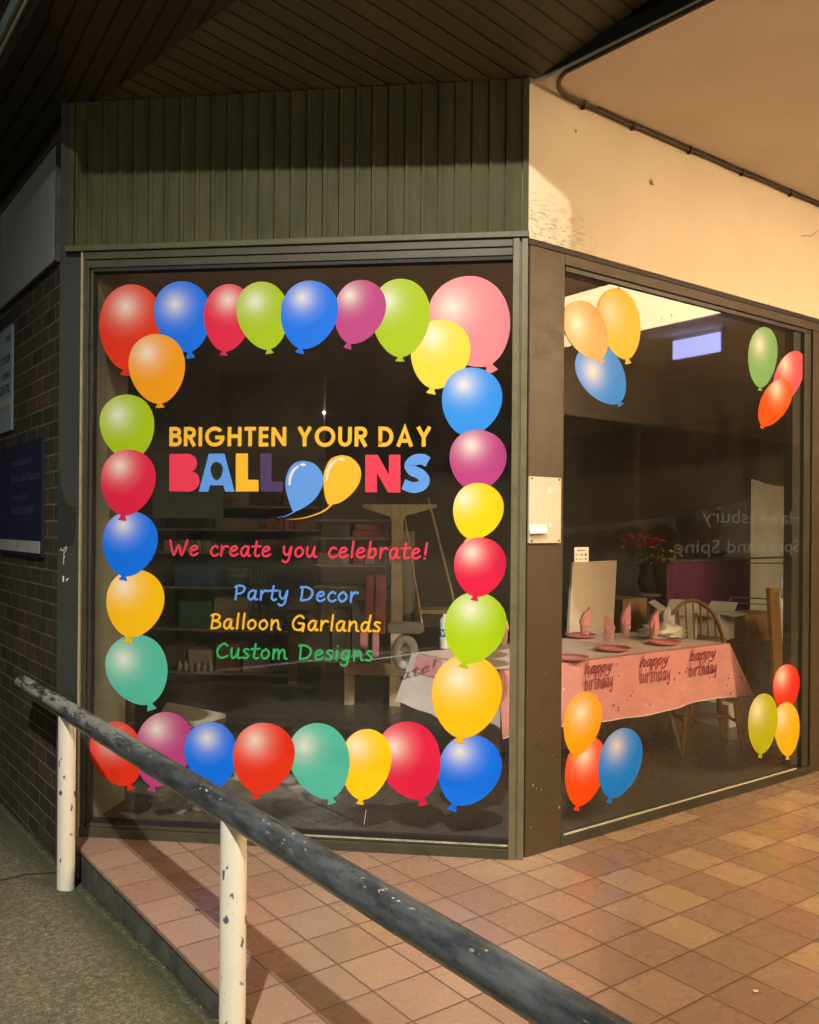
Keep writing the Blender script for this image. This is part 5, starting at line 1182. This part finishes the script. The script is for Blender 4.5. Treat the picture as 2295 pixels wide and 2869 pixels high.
# leaning poles
one('leaning_pole', MB().tube([pn(902*K, 1050*K, 3.3), pn(950*K, 1240*K, 2.9), pn(968*K, 1330*K, 2.7)], .011, 8), 'wood_pale', 'longer thin pole leaning at the right of the display stand', 'pole')
one('leaning_pole', MB().tube([pn(850*K, 1075*K, 3.2), pn(872*K, 1210*K, 3.0), pn(892*K, 1330*K, 2.8)], .008, 8), 'wood_pale', 'shorter thin pole leaning against the timber post', 'pole')
one('paper_streamer', MB().tube([pn(780*K, 1390*K, 2.2), pn(850*K, 1380*K, 2.0), pn(930*K, 1372*K, 1.8)], .004, 6), 'paper', 'thin pale streamer stretched across to the party table', 'streamer')
pbox('low_bench', 880, 1284, 952, 1294, 3.4, .3, 'wood_pale', 'narrow timber shelf behind the leaning poles', 'shelf')
# white board on the floor, plastic bag, more floor clutter
WB = [on(x*K, y*K, (0, 0, FZ+.13), Z) for x, y in ((475, 1503), (402, 1524), (330, 1515), (352, 1478))]
one('floor_board', MB().prism([p-Vector((0, 0, .028)) for p in WB], (0, 0, .028)), 'white_card', 'white board lying flat on the shop floor under the teal balloon', 'board')
cen = sum(WB, Vector((0, 0, 0)))/4
one('board_support', MB().span((-.22, -.22, FZ), (.22, .22, FZ+.101), (U, N, Z), Vector((cen.x, cen.y, 0))), 'carton_dark', 'dark low box under the white board on the floor', 'box')
for x, y, rx_, rz_, lab, sd_ in ((402, 1690, .15, .06, 'clear crumpled plastic bag on the floor behind the handrail, left', 2), (540, 1692, .19, .07, 'clear crumpled plastic bag on the floor below the red balloon of the bottom row', 6)):
    q = on(x*K, y*K, (0, 0, FZ), Z); one('plastic_bag', lump((q.x, q.y, FZ+.002), rx_*1.2, rx_, rz_*1.3, sd_, 36, 22, .32, 3.4), 'clear_plastic', lab, 'bag')

# ---------------------------------------------------------------- litter
def scrap(x, y, z, r, mat, lab, cat, sd_):
    random.seed(sd_); q = on(x*K, y*K, (0, 0, z), Z); n_ = 7
    top_ = [q+Vector((r*random.uniform(.5, 1.2)*cos(2*pi*k/n_), r*random.uniform(.5, 1.2)*sin(2*pi*k/n_), random.uniform(.003, r*.5))) for k in range(n_)]
    mb = MB().add([q+Z*.004]+top_, [(0, k+1, (k+1) % n_+1) for k in range(n_)]); one('scrap' if mat == 'litter_white' else 'dry_leaf', mb, mat, lab, cat)
scrap(1592, 2090, 0, .013, 'litter_white', 'tiny white scrap on the terracotta tiles at the lower right', 'litter', 1)
scrap(147, 2026, path_z(3.2), .014, 'litter_white', 'tiny white scrap on the mossy concrete path', 'litter', 2)
scrap(446, 1757, 0, .016, 'litter_white', 'tiny white scrap at the foot of the front window frame', 'litter', 3)
scrap(548, 2159-600+0, 0, .0, 'leaf_dry', '', '', 4) if False else None
scrap(548, 1972, 0, .016, 'leaf_dry', 'curled dry leaf on the tiles near the middle post', 'leaf', 5) if False else None
scrap(417, 1918, 0, .014, 'leaf_dry', 'dry leaf on the tiles beside the rail shadow', 'leaf', 6)
scrap(452, 1763, 0, .012, 'leaf_dry', 'dark leaf at the foot of the front window frame', 'leaf', 7)

random.seed(33)
grit = MB()
for i in range(420):
    y_ = random.uniform(.6, 4.35); x_ = EDGE-.004-abs(random.gauss(0, .028)); r_ = random.uniform(.002, .008); c_ = Vector((x_, y_, path_z(y_)+.03*min(1, max(0, (EDGE-.012-x_)/.17))+r_*.3)); a_ = random.uniform(0, 6)
    e1 = Vector((cos(a_), sin(a_), random.uniform(-.3, .5)))*r_; e2 = Vector((-sin(a_), cos(a_), random.uniform(-.3, .5)))*r_*.7
    grit.add([c_-e1, c_+e2, c_+e1, c_-e2], [(0, 1, 2, 3)])
tag(link('leaf_litter', grit, 'grit'), kind='stuff', label='dark grit and leaf crumbs packed along the foot of the tiled step', cat='debris')
S.cycles.max_bounces = 8; S.cycles.transparent_max_bounces = 16
S.cycles.sample_clamp_indirect = 4.0; S.cycles.caustics_reflective = False
